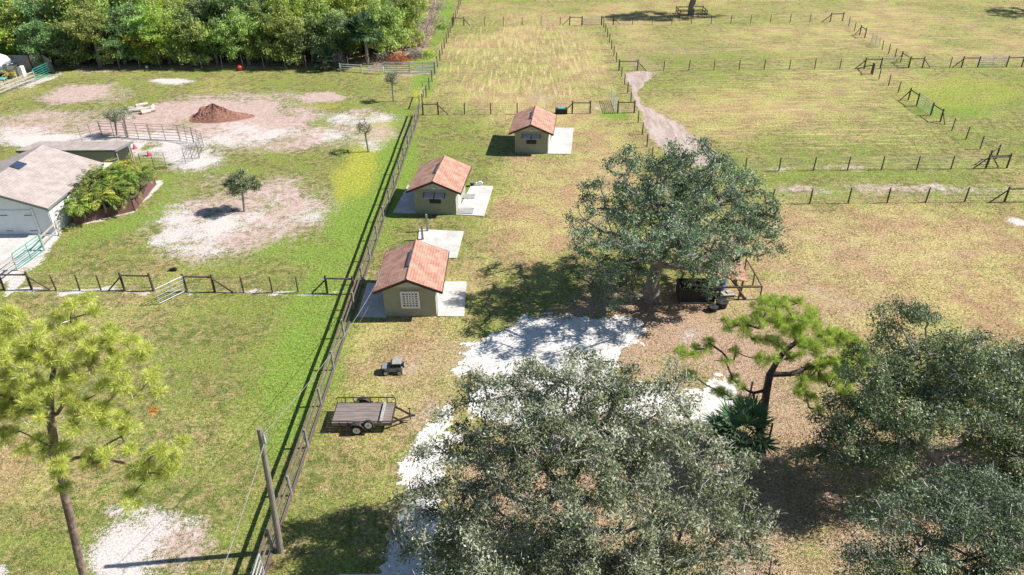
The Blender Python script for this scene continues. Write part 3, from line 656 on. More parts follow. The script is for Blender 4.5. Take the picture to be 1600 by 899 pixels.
# F3 fence behind the farthest house
f = fence_root('wire_fence', G(655, 182), 'wire fence with a gap, just behind the farthest small house')
hbrace(f, G(661, 180), G(685, 180), None, G(700, 180), h=1.45)
for x in (726, 767, 808): post(f, G(x, 179.3)-f.location, 1.3, .06)
hbrace(f, G(894, 178), G(922, 178), G(876, 179)); hbrace(f, G(965, 177.5), G(991, 177))
wires(f, G(661, 180), G(922, 178)); wires(f, G(965, 177.5), G(991, 177))
gate('silver gate standing open edge-on in the gap behind the farthest house', G(962, 178), G(955, 158), 1.3, bars=7, mesh=False)
# F4 middle depth wire fence
f = fence_root('wire_fence', G(942, 43), 'long wire fence between the straw field and the right paddocks')
run(f, G(943, 43), G(991, 176), 3.35, 1.3, .06); run(f, G(991, 176), G(1036, 300), 3.35, 1.3, .06, skip0=True)
wires(f, G(943, 43), G(991, 176)); wires(f, G(991, 176), G(1036, 300))
# F5 far cross fence
f = fence_root('wire_fence', G(707, 41), 'farthest wire fence crossing the fields below the lone fenced tree')
hbrace(f, G(708, 41), G(725, 41), None, G(734, 41)); run(f, G(757, 41), G(875, 40), 3.2, 1.3, .055)
hbrace(f, G(890, 40), G(909, 40), G(879, 40)); hbrace(f, G(940, 39.5), G(958, 39.5), None, G(969, 39.5)); run(f, G(988, 39.5), G(1265, 36), 3.2, 1.3, .055)
hbrace(f, G(1297, 35), G(1316, 34), G(1284, 35.5)); wires(f, G(708, 41), G(909, 40)); wires(f, G(940, 39.5), G(1316, 34))
gate('silver gate in the farthest cross fence near the straw field corner', G(910, 40), G(939, 39.5), 1.3)
# F6 second cross fence on the right
f = fence_root('wire_fence', G(966, 111), 'wire fence crossing the right paddocks above the dirt track end')
hbrace(f, G(967, 111), G(996, 111), None, G(1009, 110.5)); run(f, G(1037, 111), G(1312, 108.3), 3.25, 1.3, .06)
hbrace(f, G(1350, 108), G(1375, 108), G(1336, 108.5)); hbrace(f, G(1419.5, 107), G(1441, 106.5), None, G(1453, 106.5))
post(f, G(1484, 106)-f.location, 1.3, .06); hbrace(f, G(1502, 106), G(1527, 106), G(1488, 106.5)); hbrace(f, G(1572, 105.5), G(1596, 105), None, G(1612, 105)); run(f, G(1640, 105), G(1700, 104), 3.3)
wires(f, G(967, 111), G(1375, 108)); wires(f, G(1420, 107), G(1527, 106)); wires(f, G(1572, 105.5), G(1700, 104))
gate('silver gate at the fence crossing, left of the bright green paddock corner', G(1376, 108), G(1418, 107), 1.35)
gate('silver gate above the bright green paddock at the right edge', G(1528, 106), G(1571, 105.5), 1.35)
# F7 right depth fence, upper
f = fence_root('wire_fence', G(1316, 34), 'short wire fence stepping down from the far corner to the right crossing')
for x, y in ((1326, 41), (1335, 49.5)): post(f, G(x, y)-f.location, 1.3, .06)
hbrace(f, G(1343, 55), G(1351, 60), G(1335, 56)); 
for x, y in ((1378, 79), (1388, 85), (1398, 92)): post(f, G(x, y)-f.location, 1.3, .06)
hbrace(f, G(1407, 98), G(1419.5, 106), G(1398, 100)); wires(f, G(1316, 34), G(1351, 60)); wires(f, G(1374, 75), G(1419.5, 106))
gate('small silver gate in the short fence below the far corner', G(1361, 68), G(1373, 75), 1.35)
# F8 right depth fence, lower
f = fence_root('wire_fence', G(1350, 108), 'wire fence slanting along the left side of the bright green paddock')
hbrace(f, G(1361, 116), G(1363, 117.5), G(1340, 108)); 
for x, y in ((1373, 125), (1388, 135), (1403, 146)): post(f, G(x, y)-f.location, 1.35, .06)
hbrace(f, G(1419, 157), G(1432, 166), G(1406, 158)); hbrace(f, G(1454, 181), G(1469, 191), None, G(1476, 196))
for x, y in ((1487, 205), (1509, 219), (1531, 234)): post(f, G(x, y)-f.location, 1.35, .06)
wires(f, G(1350, 108), G(1432, 166)); wires(f, G(1454, 181), G(1552, 249))
gate('silver mesh gate in the slanting fence of the bright green paddock', G(1433, 166.5), G(1453, 180.5), 1.4, uprights=1)
# F9 upper lane fence
f = fence_root('wire_fence', G(1130, 269), 'wire fence along the far side of the grassy lane, ending at a braced corner')
xs_ = [1000, 1054, 1109, 1164, 1217, 1271, 1324, 1377, 1432, 1485.5]
for x in xs_: post(f, G(x, 269-(x-1100)*.0095)-f.location, 1.3, .062)
hbrace(f, G(1540, 264), G(1573, 263), G(1520, 265)); hbrace(f, G(1543, 258), G(1556, 249), G(1560, 263)); wires(f, G(1000, 269), G(1573, 263)); wires(f, G(1556, 249), G(1573, 263))
MB().tube([G(1540, 264)-f.location+Vector((0, 0, 1.1)), G(1573, 263)-f.location+Vector((0, 0, 1.1))], .08, 6).obj('brace_rail', 'greywood', f)
# F10 lower lane fence
f = fence_root('wire_fence', G(1150, 320), 'wire fence along the near side of the grassy lane beside the big oak')
for x in (1145, 1206, 1265, 1325, 1386, 1446, 1507): post(f, G(x, 319.5-(x-1200)*.010)-f.location, 1.35, .065)
hbrace(f, G(1569, 316.5), G(1610, 316), G(1545, 318)); run(f, G(1670, 315), G(1790, 314), 3.2); wires(f, G(1090, 320), G(1790, 314))

# left property fences
def rail_fence(label, pts, h, rails, m, name='rail_fence', sp=2.4, thick=.14):
    f = fence_root(name, pts[0], label); o = Vector(pts[0])
    for a_, b_ in zip(pts[:-1], pts[1:]):
        P_ = run(f, a_, b_, sp, h, .075, m)
        for z in rails: MB().beam(a_-o+Vector((0, 0, z)), b_-o+Vector((0, 0, z)), .045, thick).obj('rail', m, f)
    return f
rail_fence('grey rail fence at the left edge below the green gate', [G(-40, 474), G(2, 445), G(28, 424)], 1.35, (.45, .85, 1.22), 'greyrail')
rail_fence('short grey rail fence from the green gate to the garage corner', [G(70, 392), G(93, 369)], 1.35, (.55, 1.1), 'greyrail')
gate('green tube gate beside the garage, in the grey rail fence', G(29, 423), G(69, 393), 1.35, 'greenpipe', 6, 1, .028, mesh=False)
f = rail_fence('grey rail fence at the top left in front of the camper', [G(-40, 165), G(0, 151), G(28, 139), G(56, 128)], 1.35, (.4, .8, 1.2), 'greyrail')
gate('teal tube gate in the top left corner by the privacy fence', G(57, 127), G(82, 115), 1.45, 'greenpipe', 6, 1, .03, mesh=False)
pf = fence_root('privacy_fence', G(12, 112), 'tall grey board privacy fence behind the camper')
pts = [G(-50, 111), G(18, 111.5), G(53, 112), G(72, 110), G(86, 116)]; o = Vector(pf.location)
for i in range(4): MB().beam(pts[i]-o+Vector((0, 0, 1.05)), pts[i+1]-o+Vector((0, 0, 1.05-(.25 if i == 3 else 0))), .05, 2.05).obj('board_panel', 'greywood', pf)
for p in pts: MB().box(p-o+Vector((0, -.08, 1.1)), (.12, .12, 2.2)).obj('post', 'steel', pf)
wf = fence_root('wire_fence', G(90, 108), 'tall pipe fence along the foot of the woods')
P_ = run(wf, G(92, 107), G(545, 110), 2.9, 1.75, .05, 'greywood'); wires(wf, G(92, 107), G(545, 110), (.4, .8, 1.2, 1.68), .012)
rail = rail_fence('low white rail fence leaning at the foot of the woods beside the palm', [G(532, 112), G(565, 114), G(600, 116.5)], 1.0, (.35, .65, .92), 'whitepaint', sp=3.2, thick=.09)
gate('left leaf of the long white tube gates near the grey brush', G(601, 116), G(640, 116), 1.45, 'galv', 6, 1, .04, mesh=False, group='white tube gates below the brush')
gate('right leaf of the long white tube gates, against the straw field fence', G(641, 116), G(681, 114), 1.45, 'galv', 7, 1, .04, mesh=False, group='white tube gates below the brush')
# round pen
rp = [(128, 222), (160, 214), (198, 215.5), (235.5, 218), (282, 220), (303, 224), (319, 231), (312, 248), (290, 257), (262, 265), (222, 265)]
f = fence_root('round_pen', G(*rp[0]), 'round pen of grey pipe panels on white sand behind the shed roof', 'pen'); o = Vector(f.location)
for i in range(len(rp)-1):
    if i == 8: continue
    A_, B_ = G(*rp[i])-o, G(*rp[i+1])-o; g = A_*.98+B_*.02; q = A_*.02+B_*.98; mb = MB(); Z = lambda v, z: v+Vector((0, 0, z))
    for z in (.2, .5, .8, 1.1, 1.4, 1.6): mb.tube([Z(g, z), Z(q, z)], .022, 5)
    for s in (g, q, (g+q)/2): mb.tube([Z(s, 0 if s is not (g+q)/2 else .2), Z(s, 1.62)], .03, 5)
    mb.obj('panel', 'pipedark', f)
mb = MB()
for z in (.2, .5, .8, 1.1, 1.4, 1.6): mb.tube([G(290, 257)-o+Vector((0, 0, z)), G(262, 265)-o+Vector((0, 0, z))], .02, 5)
mb.obj('panel', 'galv', f)

# ------------------------------------------------------------------ UTILITY POLE, CABLES
b_ = G(438, 862); t_ = PY(405, 670, b_.y-.2)
up = empty('utility_pole', b_, 'leaning wooden utility pole rising beside the board fence in the foreground', 'pole')
top = t_-b_
MB().tube([(0, 0, -.3), top*.5+Vector((.03, 0, 0)), top], [.145, .125, .105], 12).obj('shaft', 'pole', up)
MB().box(top*.93+Vector((.12, -.05, 0)), (.12, .1, .4)).box(top*.9+Vector((.1, -.1, 0)), (.3, .03, .03)).obj('bracket', 'galv', up)
MB().tube([top*.97+Vector((.1, 0, 0)), top*.95+Vector((.35, -.1, .15)), top*.9+Vector((.45, -.1, -.1)), top*.82+Vector((.12, -.1, 0))], .018, 5).obj('cable_loop', 'cable', up)
def cable(label, a, b, sag, r=.012, n=16):
    a = Vector(a); b = Vector(b); pts = [(b-a)*(i/n)-Vector((0, 0, 4*sag*(i/n)*(1-i/n))) for i in range(n+1)]
    tag(MB().tube(pts, r, 5).obj('cable', 'cable', None, a), label, 'cable')
TP = t_+Vector((.1, 0, -.3))
cable('thin service cable from the utility pole to the nearest house', TP, MAST, .55)
e2 = G(333, 899, 6.2); cable('pale cable sagging from the utility pole towards the bottom edge', TP+Vector((0, 0, -.35)), TP+(e2-TP)*2.0+Vector((0, 0, .5)), .6, .014)
cable('stay cable from the nearest house eave down to the lawn', MAST+Vector((0, -.1, -.5)), G(557, 513, 0.02), .02, .012)
gate('pale green gate end beside the foreground fence post', G(413, 897), G(399, 945), 1.25, 'galv', 4, 0, .03, mesh=False)
gate('silver blue tube gate across the white drive at the bottom edge', G(537, 931), G(690, 931), 1.3, 'galv', 6, 2, .03, mesh=False)

# ------------------------------------------------------------------ TRAILER
c0 = G(521.7, 662, .58); c1 = G(606.7, 662, .58); c2 = G(528.5, 630, .58); L_ = 3.15; W_ = max(1.45, c2.y-c0.y)
tr = empty('utility_trailer', ((c0.x+c1.x)/2, (c0.y+c2.y)/2, 0), 'weathered plank deck utility trailer parked beside the board fence', 'trailer')
hx, hy = L_/2, W_/2
dk = MB()
for i in range(9): dk.box((0, -hy+.08+(W_-.16)*i/8, .57+.006*(i % 2)), (L_-.06, (W_-.16)/8-.012, .04))
dk.obj('deck', 'deck', tr)
fr = MB()
for s in (-1, 1): fr.beam((-hx, s*hy, .52), (hx, s*hy, .52), .06, .12); fr.beam((s*hx, -hy, .52), (s*hx, hy, .52), .06, .118)
fr.obj('frame', 'steel', tr)
MB().box((0, -hy-.035, .53), (L_, .012, .2)).obj('side_board', 'deck', tr)
for s in (-1, 1):
    r_ = MB(); r_.beam((-hx, s*hy, .93), (hx, s*hy, .93), .045, .045)
    for i in range(8): r_.beam((-hx+L_*i/7, s*hy, .585), (-hx+L_*i/7, s*hy, .91), .035, .035)
    if s == 1: r_.obj('side_rail', 'steel', tr)
    else:
        r_ = MB()
        for i in (0, 1, 2, 5, 7): r_.beam((-hx+L_*i/7, s*hy-.05, .45), (-hx+L_*i/7, s*hy-.05, .72), .035, .035)
        r_.beam((-hx, s*hy-.05, .73), (hx, s*hy-.05, .73), .035, .035); r_.obj('side_rail', 'steel', tr)
MB().beam((hx-.55, -hy+.02, .66), (hx-.55, hy-.1, .66), .13, .1).obj('cross_beam', 'greyrail', tr)
tg = MB(); tg.beam((hx, -hy+.2, .46), (hx+.95, -.1, .46), .07, .09); tg.beam((hx, hy-.2, .46), (hx+.95, -.06, .46), .07, .09); tg.beam((hx+.8, -.08, .46), (hx+1.15, -.08, .46), .1, .08)
tg.obj('tongue', 'steel', tr); MB().tube([(hx+.85, .06, .05), (hx+.85, .06, .8)], .03, 8).box((hx+.85, .06, .82), (.18, .03, .03)).obj('jack', 'steel', tr)
def wheel(parent, c, r=.31, w=.2, tilt=0, axis='Y'):
    wl_ = MB(); V = []; F = []; n = 24; prof = [(.6, -.5), (.9, -.5), (1, -.36), (1, .36), (.9, .5), (.6, .5)]
    for i in range(n):
        a = 2*math.pi*i/n
        for (rr, ww) in prof: V.append((rr*r*math.cos(a), ww*w, rr*r*math.sin(a)))
    for i in range(n):
        for k in range(6): F.append((i*6+k, ((i+1) % n)*6+k, ((i+1) % n)*6+(k+1) % 6, i*6+(k+1) % 6))
    wl_.raw(V, F); rr = Euler((tilt, 0, 0 if axis == 'Y' else math.pi/2))
    e_ = empty('wheel', c); e_.parent = parent; e_.rotation_euler = rr
    wl_.obj('tyre', 'black', e_)
    rm = MB(); rm.tube([(0, -w*.51, 0), (0, -w*.3, 0)], [r*.62, r*.64], 18); rm.tube([(0, w*.3, 0), (0, w*.42, 0)], [r*.62, r*.6], 18); rm.obj('rim', 'rim', e_)
    hb = MB(); hb.tube([(0, -w*.56, 0), (0, -w*.4, 0)], r*.13, 10)
    for k in range(5): a = k*2*math.pi/5; hb.tube([(r*.36*math.cos(a), -w*.53, r*.36*math.sin(a)), (r*.36*math.cos(a), -w*.4, r*.36*math.sin(a))], r*.06, 6)
    hb.obj('hub', 'steel', e_)
    return e_
for s in (-1, 1):
    wheel(tr, (-.22, s*(hy+.2), .31))
    fe = MB(); pts = [(-.22+.42*math.cos(a), 0, .33+.40*math.sin(a)) for a in [math.pi*k/8 for k in range(9)]]
    for k in range(8): fe.beam(Vector(pts[k])+Vector((0, s*(hy+.2), 0)), Vector(pts[k+1])+Vector((0, s*(hy+.2), 0)), .26, .02)
    fe.obj('fender', 'steel', tr)
wheel(tr, (.42, -hy-.17, .62), .29, .17, R(-8)).name = 'spare_wheel'
MB().beam((-.22, -hy-.1, .31), (-.22, hy+.1, .31), .06, .06).obj('axle', 'steel', tr)
MB().box((-hx-.03, -hy+.06, .5), (.04, .1, .06)).box((-hx-.03, hy-.06, .5), (.04, .1, .06)).obj('tail_light', 'red', tr)

# ------------------------------------------------------------------ TOY JEEP
p = G(614, 582); jp = empty('toy_car', p, 'small faded grey off-road toy car with a pale lid on the lawn', 'toy car', rz=R(3))
MB().box((.08, 0, .36), (1.05, .62, .3)).obj('body', 'jeep', jp, bevel=.04)
MB().box((-.42, 0, .42), (.36, .5, .16)).obj('bonnet', 'jeep', jp, bevel=.04)
MB().box((-.62, 0, .24), (.1, .66, .16)).obj('bumper', 'black', jp, bevel=.02)
MB().box((.30, 0, .80), (.54, .64, .06)).obj('roof', 'jeeproof', jp, bevel=.02)
cb = MB()
for x in (.08, .52):
    for s in (-1, 1): cb.beam((x, s*.28, .5), (x, s*.28, .77), .05, .05)
cb.obj('roll_frame', 'steel', jp)
MB().beam((-.14, 0, .5), (.0, 0, .76), .56, .03).obj('windscreen', 'navy', jp)
MB().box((.32, 0, .58), (.3, .5, .14)).box((.3, 0, .62), (.42, .5, .22)).obj('seat', 'black', jp)
for x in (-.36, .42):
    for s in (-1, 1): wheel(jp, (x, s*.31, .17), .17, .12)
wheel(jp, (.65, 0, .5), .17, .12, 0, 'X').name = 'spare_wheel'

# ------------------------------------------------------------------ GARAGE HOUSE
ez = 2.35
C1 = G(76, 328, ez); C2 = G(161, 257, ez); xe = (C1.x+C2.x)/2; yf = C1.y; yb = C2.y
rb = PY(66, 229, yb); hw = xe-rb.x; rz_ = rb.z
gh = empty('garage_house', (xe-.4, yf+.4, 0), 'white house with a pale pink shingle roof and garage door at the left edge', 'house'); o = Vector(gh.location)
xr = -hw+.4; xl = -2*hw+.4+.0
pit = (rz_-ez)/hw
mb = MB(); wt = ez+.4*pit-.06; D = yb-yf-.8
V = [(0, 0, 0), (0, 0, wt), (xr, 0, rz_-.08), (2*xr, 0, wt), (2*xr, 0, 0)]; V += [(x, D, z) for x, y_, z in V]
mb.raw(V, [(4, 3, 2, 1, 0), (5, 6, 7, 8, 9), (0, 1, 6, 5), (3, 4, 9, 8)]); mb.obj('wall', 'whitehouse', gh)
ro = MB()
for s in (1, -1):
    e_x = .4 if s == 1 else 2*xr-.4
    v = [(xr, -.4, rz_), (e_x, -.4, ez), (e_x, D+.4, ez), (xr, D+.4, rz_)]; v += [(x, y_, z+.1) for x, y_, z in v]
    ro.raw(v, [(0, 1, 2, 3), (7, 6, 5, 4), (1, 5, 6, 2), (2, 6, 7, 3), (0, 4, 5, 1), (3, 7, 4, 0)])
rf = ro.obj('roof', 'roofpale', gh)
fa = MB(); fa.beam((xr, -.425, rz_), (.42, -.425, ez), .04, .2); fa.beam((.42, -.4, ez), (.42, D+.4, ez), .035, .16); fa.beam((xr, -.425, rz_), (2*xr-.42, -.425, ez), .04, .2); fa.obj('fascia', 'pipedark', gh)
sk = PY(21, 264, 0) if False else None
sx_ = G(31, 266, ez+1.3); MB().box((sx_.x-o.x, sx_.y-o.y, ez+(.4-(sx_.x-o.x))*pit+.14), (.75, 1.1, .12), rot=Matrix.Rotation(math.atan(pit), 3, 'Y')).obj('skylight', 'navy', rf)
gl = G(0, 366).x-o.x+1.65
gd = MB().box((gl-.6, -.03, 1.08), (4.4, .05, 2.1)).obj('garage_door', 'garage', gh)
hn = MB()
for xx in (gl+1.0, gl-.9):
    for zz in (.35, 1.7): hn.box((xx+.3, -.07, zz), (.55, .02, .05))
hn.obj('hinge', 'steel', gd)
MB().box((gl+1.72, -.04, 1.1), (.16, .06, 2.3)).obj('door_frame', 'whitepaint', gh)
MB().tube([(.12, -.03, ez-.1), (.08, -.03, .1)], .05, 6).obj('downpipe', 'galv', gh)
# long low shed behind
def corner_roof(label, c4, z, name='roof_shed', m='roofpale'):
    pts = [G(x, y, z+dz) for x, y, dz in c4]; base = Vector((pts[0].x, pts[0].y, 0)); e_ = empty(name, base, label, 'shed')
    mb = MB(); v = [p-base for p in pts]; v = v+[q+Vector((0, 0, .12)) for q in v]; mb.raw(v, [(3, 2, 1, 0), (4, 5, 6, 7), (0, 1, 5, 4), (1, 2, 6, 5), (2, 3, 7, 6), (3, 0, 4, 7)]); mb.obj('roof', m, e_)
    fm = MB(); fm.beam(v[0]+Vector((0, -.04, .03)), v[1]+Vector((0, -.04, .03)), .05, .2); fm.beam(v[1]+Vector((.03, -.0, .03)), v[2]+Vector((.03, 0, .03)), .05, .2); fm.obj('fascia', 'pipedark', e_)
    for q in v[:4]:
        MB().box((q.x*.97+.1, q.y+(.3 if q.y < 1 else -.3), q.z/2), (.14, .14, q.z)).obj('post', 'greywood', e_)
    wb = MB(); wb.beam(v[3]*.98+Vector((0, -.4, -.9)), v[2]*.98+Vector((0, -.4, -.9)), .08, 1.6); wb.obj('back_wall', 'wall2', e_)
    return e_
corner_roof('long low shed with a flat pale roof behind the garage house', [(25, 238, 0), (180, 237, 0), (207, 223.5, .15), (62, 223.5, .15)], 2.5, 'long_shed')
p = G(170, 252); lw = tag(MB().beam(G(160, 268)-p+Vector((0, 0, .6)), G(191, 245)-p+Vector((0, 0, .6)), .1, 1.1).obj('low_wall', 'teal', None, p), 'low blue green wall between the garage house and the shed', 'wall')
lw.data.materials[0] = M['wall2']
# planter
PLT = [(120, 352), (211, 330), (243, 290), (232, 280)]
q0 = G(120, 352); pl = empty('planter', q0, 'red brown board planter wrapping the corner of the garage house', 'planter')
for i in range(3):
    A_, B_ = G(*PLT[i])-q0, G(*PLT[i+1])-q0; mb = MB()
    for k in range(4): mb.beam(A_+Vector((0, 0, .11+.215*k)), B_+Vector((0, 0, .11+.215*k)), .07, .2)
    mb.obj('side_board', 'redwood', pl)
mb = MB()
for i in range(4): mb.box(G(*PLT[i])-q0+Vector((0, 0, .46)), (.12, .12, .92))
mb.obj('corner_post', 'redwood', pl)
sp = [G(*PLT[0])-q0, G(*PLT[1])-q0, G(*PLT[2])-q0, G(*PLT[3])-q0, Vector((xe-q0.x+.1, yb-q0.y-1, 0)), Vector((xe-q0.x+.1, .3, 0))]
MB().prism([(v.x*.985+.02, v.y) for v in sp], .05, .7).obj('soil', mat('planter_soil', (.10, .07, .05), (.16, .12, .09)), pl)

# ------------------------------------------------------------------ PALMS
def frond(rng, V, Qn, T, origin, az, el, L, leaflets=22, ll=.5, lw=.07, droop=1.0, tone=0):
    pts = []; p = np.array(origin, float); d = np.array([math.cos(az)*math.cos(el), math.sin(az)*math.cos(el), math.sin(el)])
    for k in range(leaflets+1):
        pts.append(p.copy()); p = p+d*L/leaflets; d = d+np.array([0, 0, -droop*1.7/leaflets]); d /= np.linalg.norm(d)
    pts = np.array(pts); tn = unit(np.gradient(pts, axis=0)); sd_ = unit(np.cross(tn, [0, 0, 1.]))
    k0 = 3; idx = np.arange(k0, len(pts)); prof = np.sin(np.linspace(.35, math.pi*.93, len(idx)))
    for s in (-1, 1):
        D = sd_[idx]*s+tn[idx]*.7+np.array([0, 0, -.25])+rng.normal(size=(len(idx), 3))*.1; D = unit(D); ln = ll*prof
        v, q = cards(pts[idx]+D*ln[:, None]/2, D, ln, lw, rng, np.array([0, 0, 2.])); n0 = sum(len(x) for x in V); V.append(v); Qn.append(q+n0); T.append(np.clip(.4+tone+rng.normal(0, .12, len(q)), 0, 1))
    # rachis
    D = tn[:-1]; v, q = cards((pts[:-1]+pts[1:])/2, D, L/leaflets*1.6, .035, rng); n0 = sum(len(x) for x in V); V.append(v); Qn.append(q+n0); T.append(np.full(len(q), .8))
def palm_tree(label, base, h, seed, n=16, L=1.6, group='palms in the planter', tone=0, lean=(0, 0)):
    rng = np.random.default_rng(seed); e_ = empty('palm_tree', base, label, 'palm', group); V, Qn, T = [], [], []
    for k in range(n):
        frond(rng, V, Qn, T, (lean[0], lean[1], h), rng.uniform(0, 6.28), rng.uniform(.15, 1.25), L*rng.uniform(.75, 1.15), tone=tone+rng.normal(0, .15), droop=rng.uniform(.9, 1.6))
    MB().tube([(0, 0, -.2), (lean[0]*.5, lean[1]*.5, h*.5), (lean[0], lean[1], h)], [.1, .085, .07], 8).obj('trunk', 'oakbark', e_)
    add('crown', np_mesh('crown', np.concatenate(V), np.concatenate(Qn), 'palm', np.concatenate(T)), e_)
    return e_
palms = [(132, 338, 1.5, 'first palm in the planter, nearest the garage door end'), (146, 331, 1.9, 'palm in the planter, second from the garage door end'), (165, 329, 1.4, 'low palm at the middle front boards of the planter'),
         (158, 315, 2.2, 'tall palm beside the garage roof edge, left middle of the planter'), (180, 318, 1.8, 'palm in the middle of the planter'), (197, 318, 1.5, 'palm inside the front bend of the planter boards'),
         (183, 300, 2.2, 'tall palm at the roof side of the planter, right middle'), (205, 302, 1.9, 'palm beside the short right boards of the planter'), (222, 296, 1.6, 'rightmost palm of the planter near the corral'),
         (203, 286, 2.3, 'yellow tipped palm at the far end of the planter'), (168, 304, 2.3, 'palm overhanging the garage roof')]
for i, (x, y, h, lb) in enumerate(palms):
    b0 = G(x, y, .7); palm_tree(lb, b0, h*.72, 40+i, 24, 1.7, tone=.32 if i == 9 else rng_ if (rng_ := random.Random(i).uniform(-.1, .14)) else 0)
palm_tree('small dark palm outside the planter end by the corral', G(226, 283, .0), .9, 77, 9, 1.3, group=None, tone=-.3)

def fan_palm(label, base, h, seed, n=26, R_=1.0, group=None, trunk=True):
    rng = np.random.default_rng(seed); e_ = empty('fan_palm', base, label, 'palm', group); V, Qn, T = [], [], []; cnt = 0
    for k in range(n):
        az = rng.uniform(0, 6.28); el = rng.uniform(-.5, 1.3); d = np.array([math.cos(az)*math.cos(el), math.sin(az)*math.cos(el), math.sin(el)])
        c = np.array([0, 0, h])+d*R_*rng.uniform(.5, .9); side = unit(np.cross(d, [0, 0, 1.])[None])[0]; upv = np.cross(side, d); tone = -.25*(el < 0)+rng.normal(0, .12)+(.45 if el < -.2 else 0)
        v, q = cards(np.array([(np.array([0, 0, h])+c)/2]), d[None], np.linalg.norm(c-np.array([0, 0, h])), .03, rng); V.append(v); Qn.append(q+cnt); cnt += len(v); T.append(np.full(1, .8))
        ns = 22; ph = np.linspace(-1.9, 1.9, ns); D = np.cos(ph)[:, None]*d+np.sin(ph)[:, None]*side+rng.normal(size=(ns, 3))*.05; D = unit(D-upv*.12*(np.abs(ph)[:, None])); ln = R_*.75*(1-.25*np.abs(ph)/1.9)
        v, q = cards(c+D*ln[:, None]/2, D, ln, R_*.075, rng, upv*3); V.append(v); Qn.append(q+cnt); cnt += len(v); T.append(np.clip(.45+tone+rng.normal(0, .1, ns), 0, 1))
    MB().tube([(0, 0, -.1), (.05, 0, h*.6), (0, 0, h)], [.22, .19, .2], 9).obj('trunk', 'oakbark', e_)
    add('crown', np_mesh('crown', np.concatenate(V), np.concatenate(Qn), 'fan', np.concatenate(T)), e_)
    return e_
fan_palm('dark fan palm squeezed between the foreground oak and the pine', G(1150, 742), 2.6, 5, 38, 1.35)
fan_palm('tall grey green fan palm at the foot of the woods beside dead brush', G(575, 104), 4.6, 6, 44, 1.9)
fan_palm('low fan palm at the left of the dead brush below the woods', G(508, 110), 1.2, 7, 22, 1.4)

# ------------------------------------------------------------------ TREES IN THE OPEN
def tw(pts, Y):        # trunk polyline measured in the plane of the tree
    return [tuple(PY(x, y, Y+dy)) for x, y, dy in pts]
def lb_(L, Y): return [(PY(x, y, Y+dy), r) for x, y, dy, r in L]
# big oak by the drive
B0 = G(1017, 470); Y0 = B0.y
trk = [tuple(B0+Vector((0, 0, -.1)))]+tw([(1020, 440, 0), (1028, 415, .1), (1033, 395, .3), (1045, 370, .5), (1055, 345, .8)], Y0)
make_tree('oak_tree', 'big grey green oak shading the far end of the white drive', 'tree', B0, trk,
          lb_([(1085, 238, 1.5, 1.7), (1000, 290, 1.2, 2.3), (1060, 300, 2.0, 2.6), (1110, 310, 2.2, 2.9), (1040, 365, -1.2, 2.9), (1140, 360, .5, 2.7), (935, 335, .3, 1.7), (1185, 325, 1.5, 1.5), (1180, 375, .5, 1.7), (950, 400, -.8, 1.9),
                (1090, 395, -2, 2.3), (965, 455, -1.6, 1.3), (1000, 420, -2, 1.6), (1130, 420, -1, 1.5), (1205, 350, .8, .9), (905, 345, .2, .8), (1000, 345, 3, 2.4), (1090, 440, -1.5, 1.2), (1205, 390, .3, .8), (940, 300, .8, 1.2), (1075, 340, .3, 2.2), (975, 385, -4.2, 1.7), (1060, 385, -4.8, 1.8), (1095, 400, -4.0, 1.4), (950, 425, -3.6, 1.3), (925, 375, -2.5, 1.4), (990, 275, 4, 1.9), (1080, 262, 4.8, 2.0), (1135, 285, 4.5, 2.0), (1165, 335, 3.6, 1.6), (1140, 375, -3, 1.3), (985, 245, 1, .8), (1130, 262, 1.5, .9), (895, 350, 0, .5), (1215, 365, .5, .6), (915, 300, .5, .7)], Y0), 'oak', 'oakbark', 11, r_base=.46, spacing=.86, per=112, sd=.30, size=.12, twigs=14)
# foreground oak
B1 = G(905, 890); Y1 = B1.y
trk = [tuple(B1+Vector((0, 0, -.1)))]+tw([(905, 850, .1), (900, 815, .3), (893, 785, .5), (890, 750, .8)], Y1)
make_tree('oak_tree', 'wide grey oak filling the bottom middle over the white drive', 'tree', B1, trk,
          lb_([(900, 620, 2.2, 2.0), (800, 660, 1.8, 2.1), (1010, 650, 1.9, 2.1), (715, 730, .6, 1.9), (880, 720, 0, 2.8), (1060, 735, .2, 2.4), (1130, 790, -.2, 1.5), (675, 800, -.6, 1.35), (780, 820, -1.2, 2.4), (950, 820, -1.6, 2.6), (1085, 845, -1.6, 1.9),
                (850, 605, 3.0, 1.3), (950, 595, 3.0, 1.3), (740, 870, -2.2, 1.8), (880, 900, -2.6, 2.4), (1030, 920, -2.6, 2.2), (760, 620, 2.6, 1.0), (1140, 720, .8, 1.0), (690, 880, -2, 1.2), (960, 700, 1.5, 2.4), (780, 740, .5, 2.2), (1150, 860, -1.5, 1.1), (1000, 1000, -4, 2), (850, 1000, -4, 2), (745, 595, 2.8, .5), (705, 650, 2, .6), (630, 780, -.4, .7), (640, 850, -1, .7), (1180, 810, -.4, .7), (1180, 880, -1.5, .8), (1050, 590, 2.6, .7), (900, 570, 3.4, .6), (820, 575, 3.2, .5)], Y1),
          'oakgrey', 'oakbark', 12, r_base=.38, spacing=.72, per=185, sd=.29, size=.095, twigs=22)
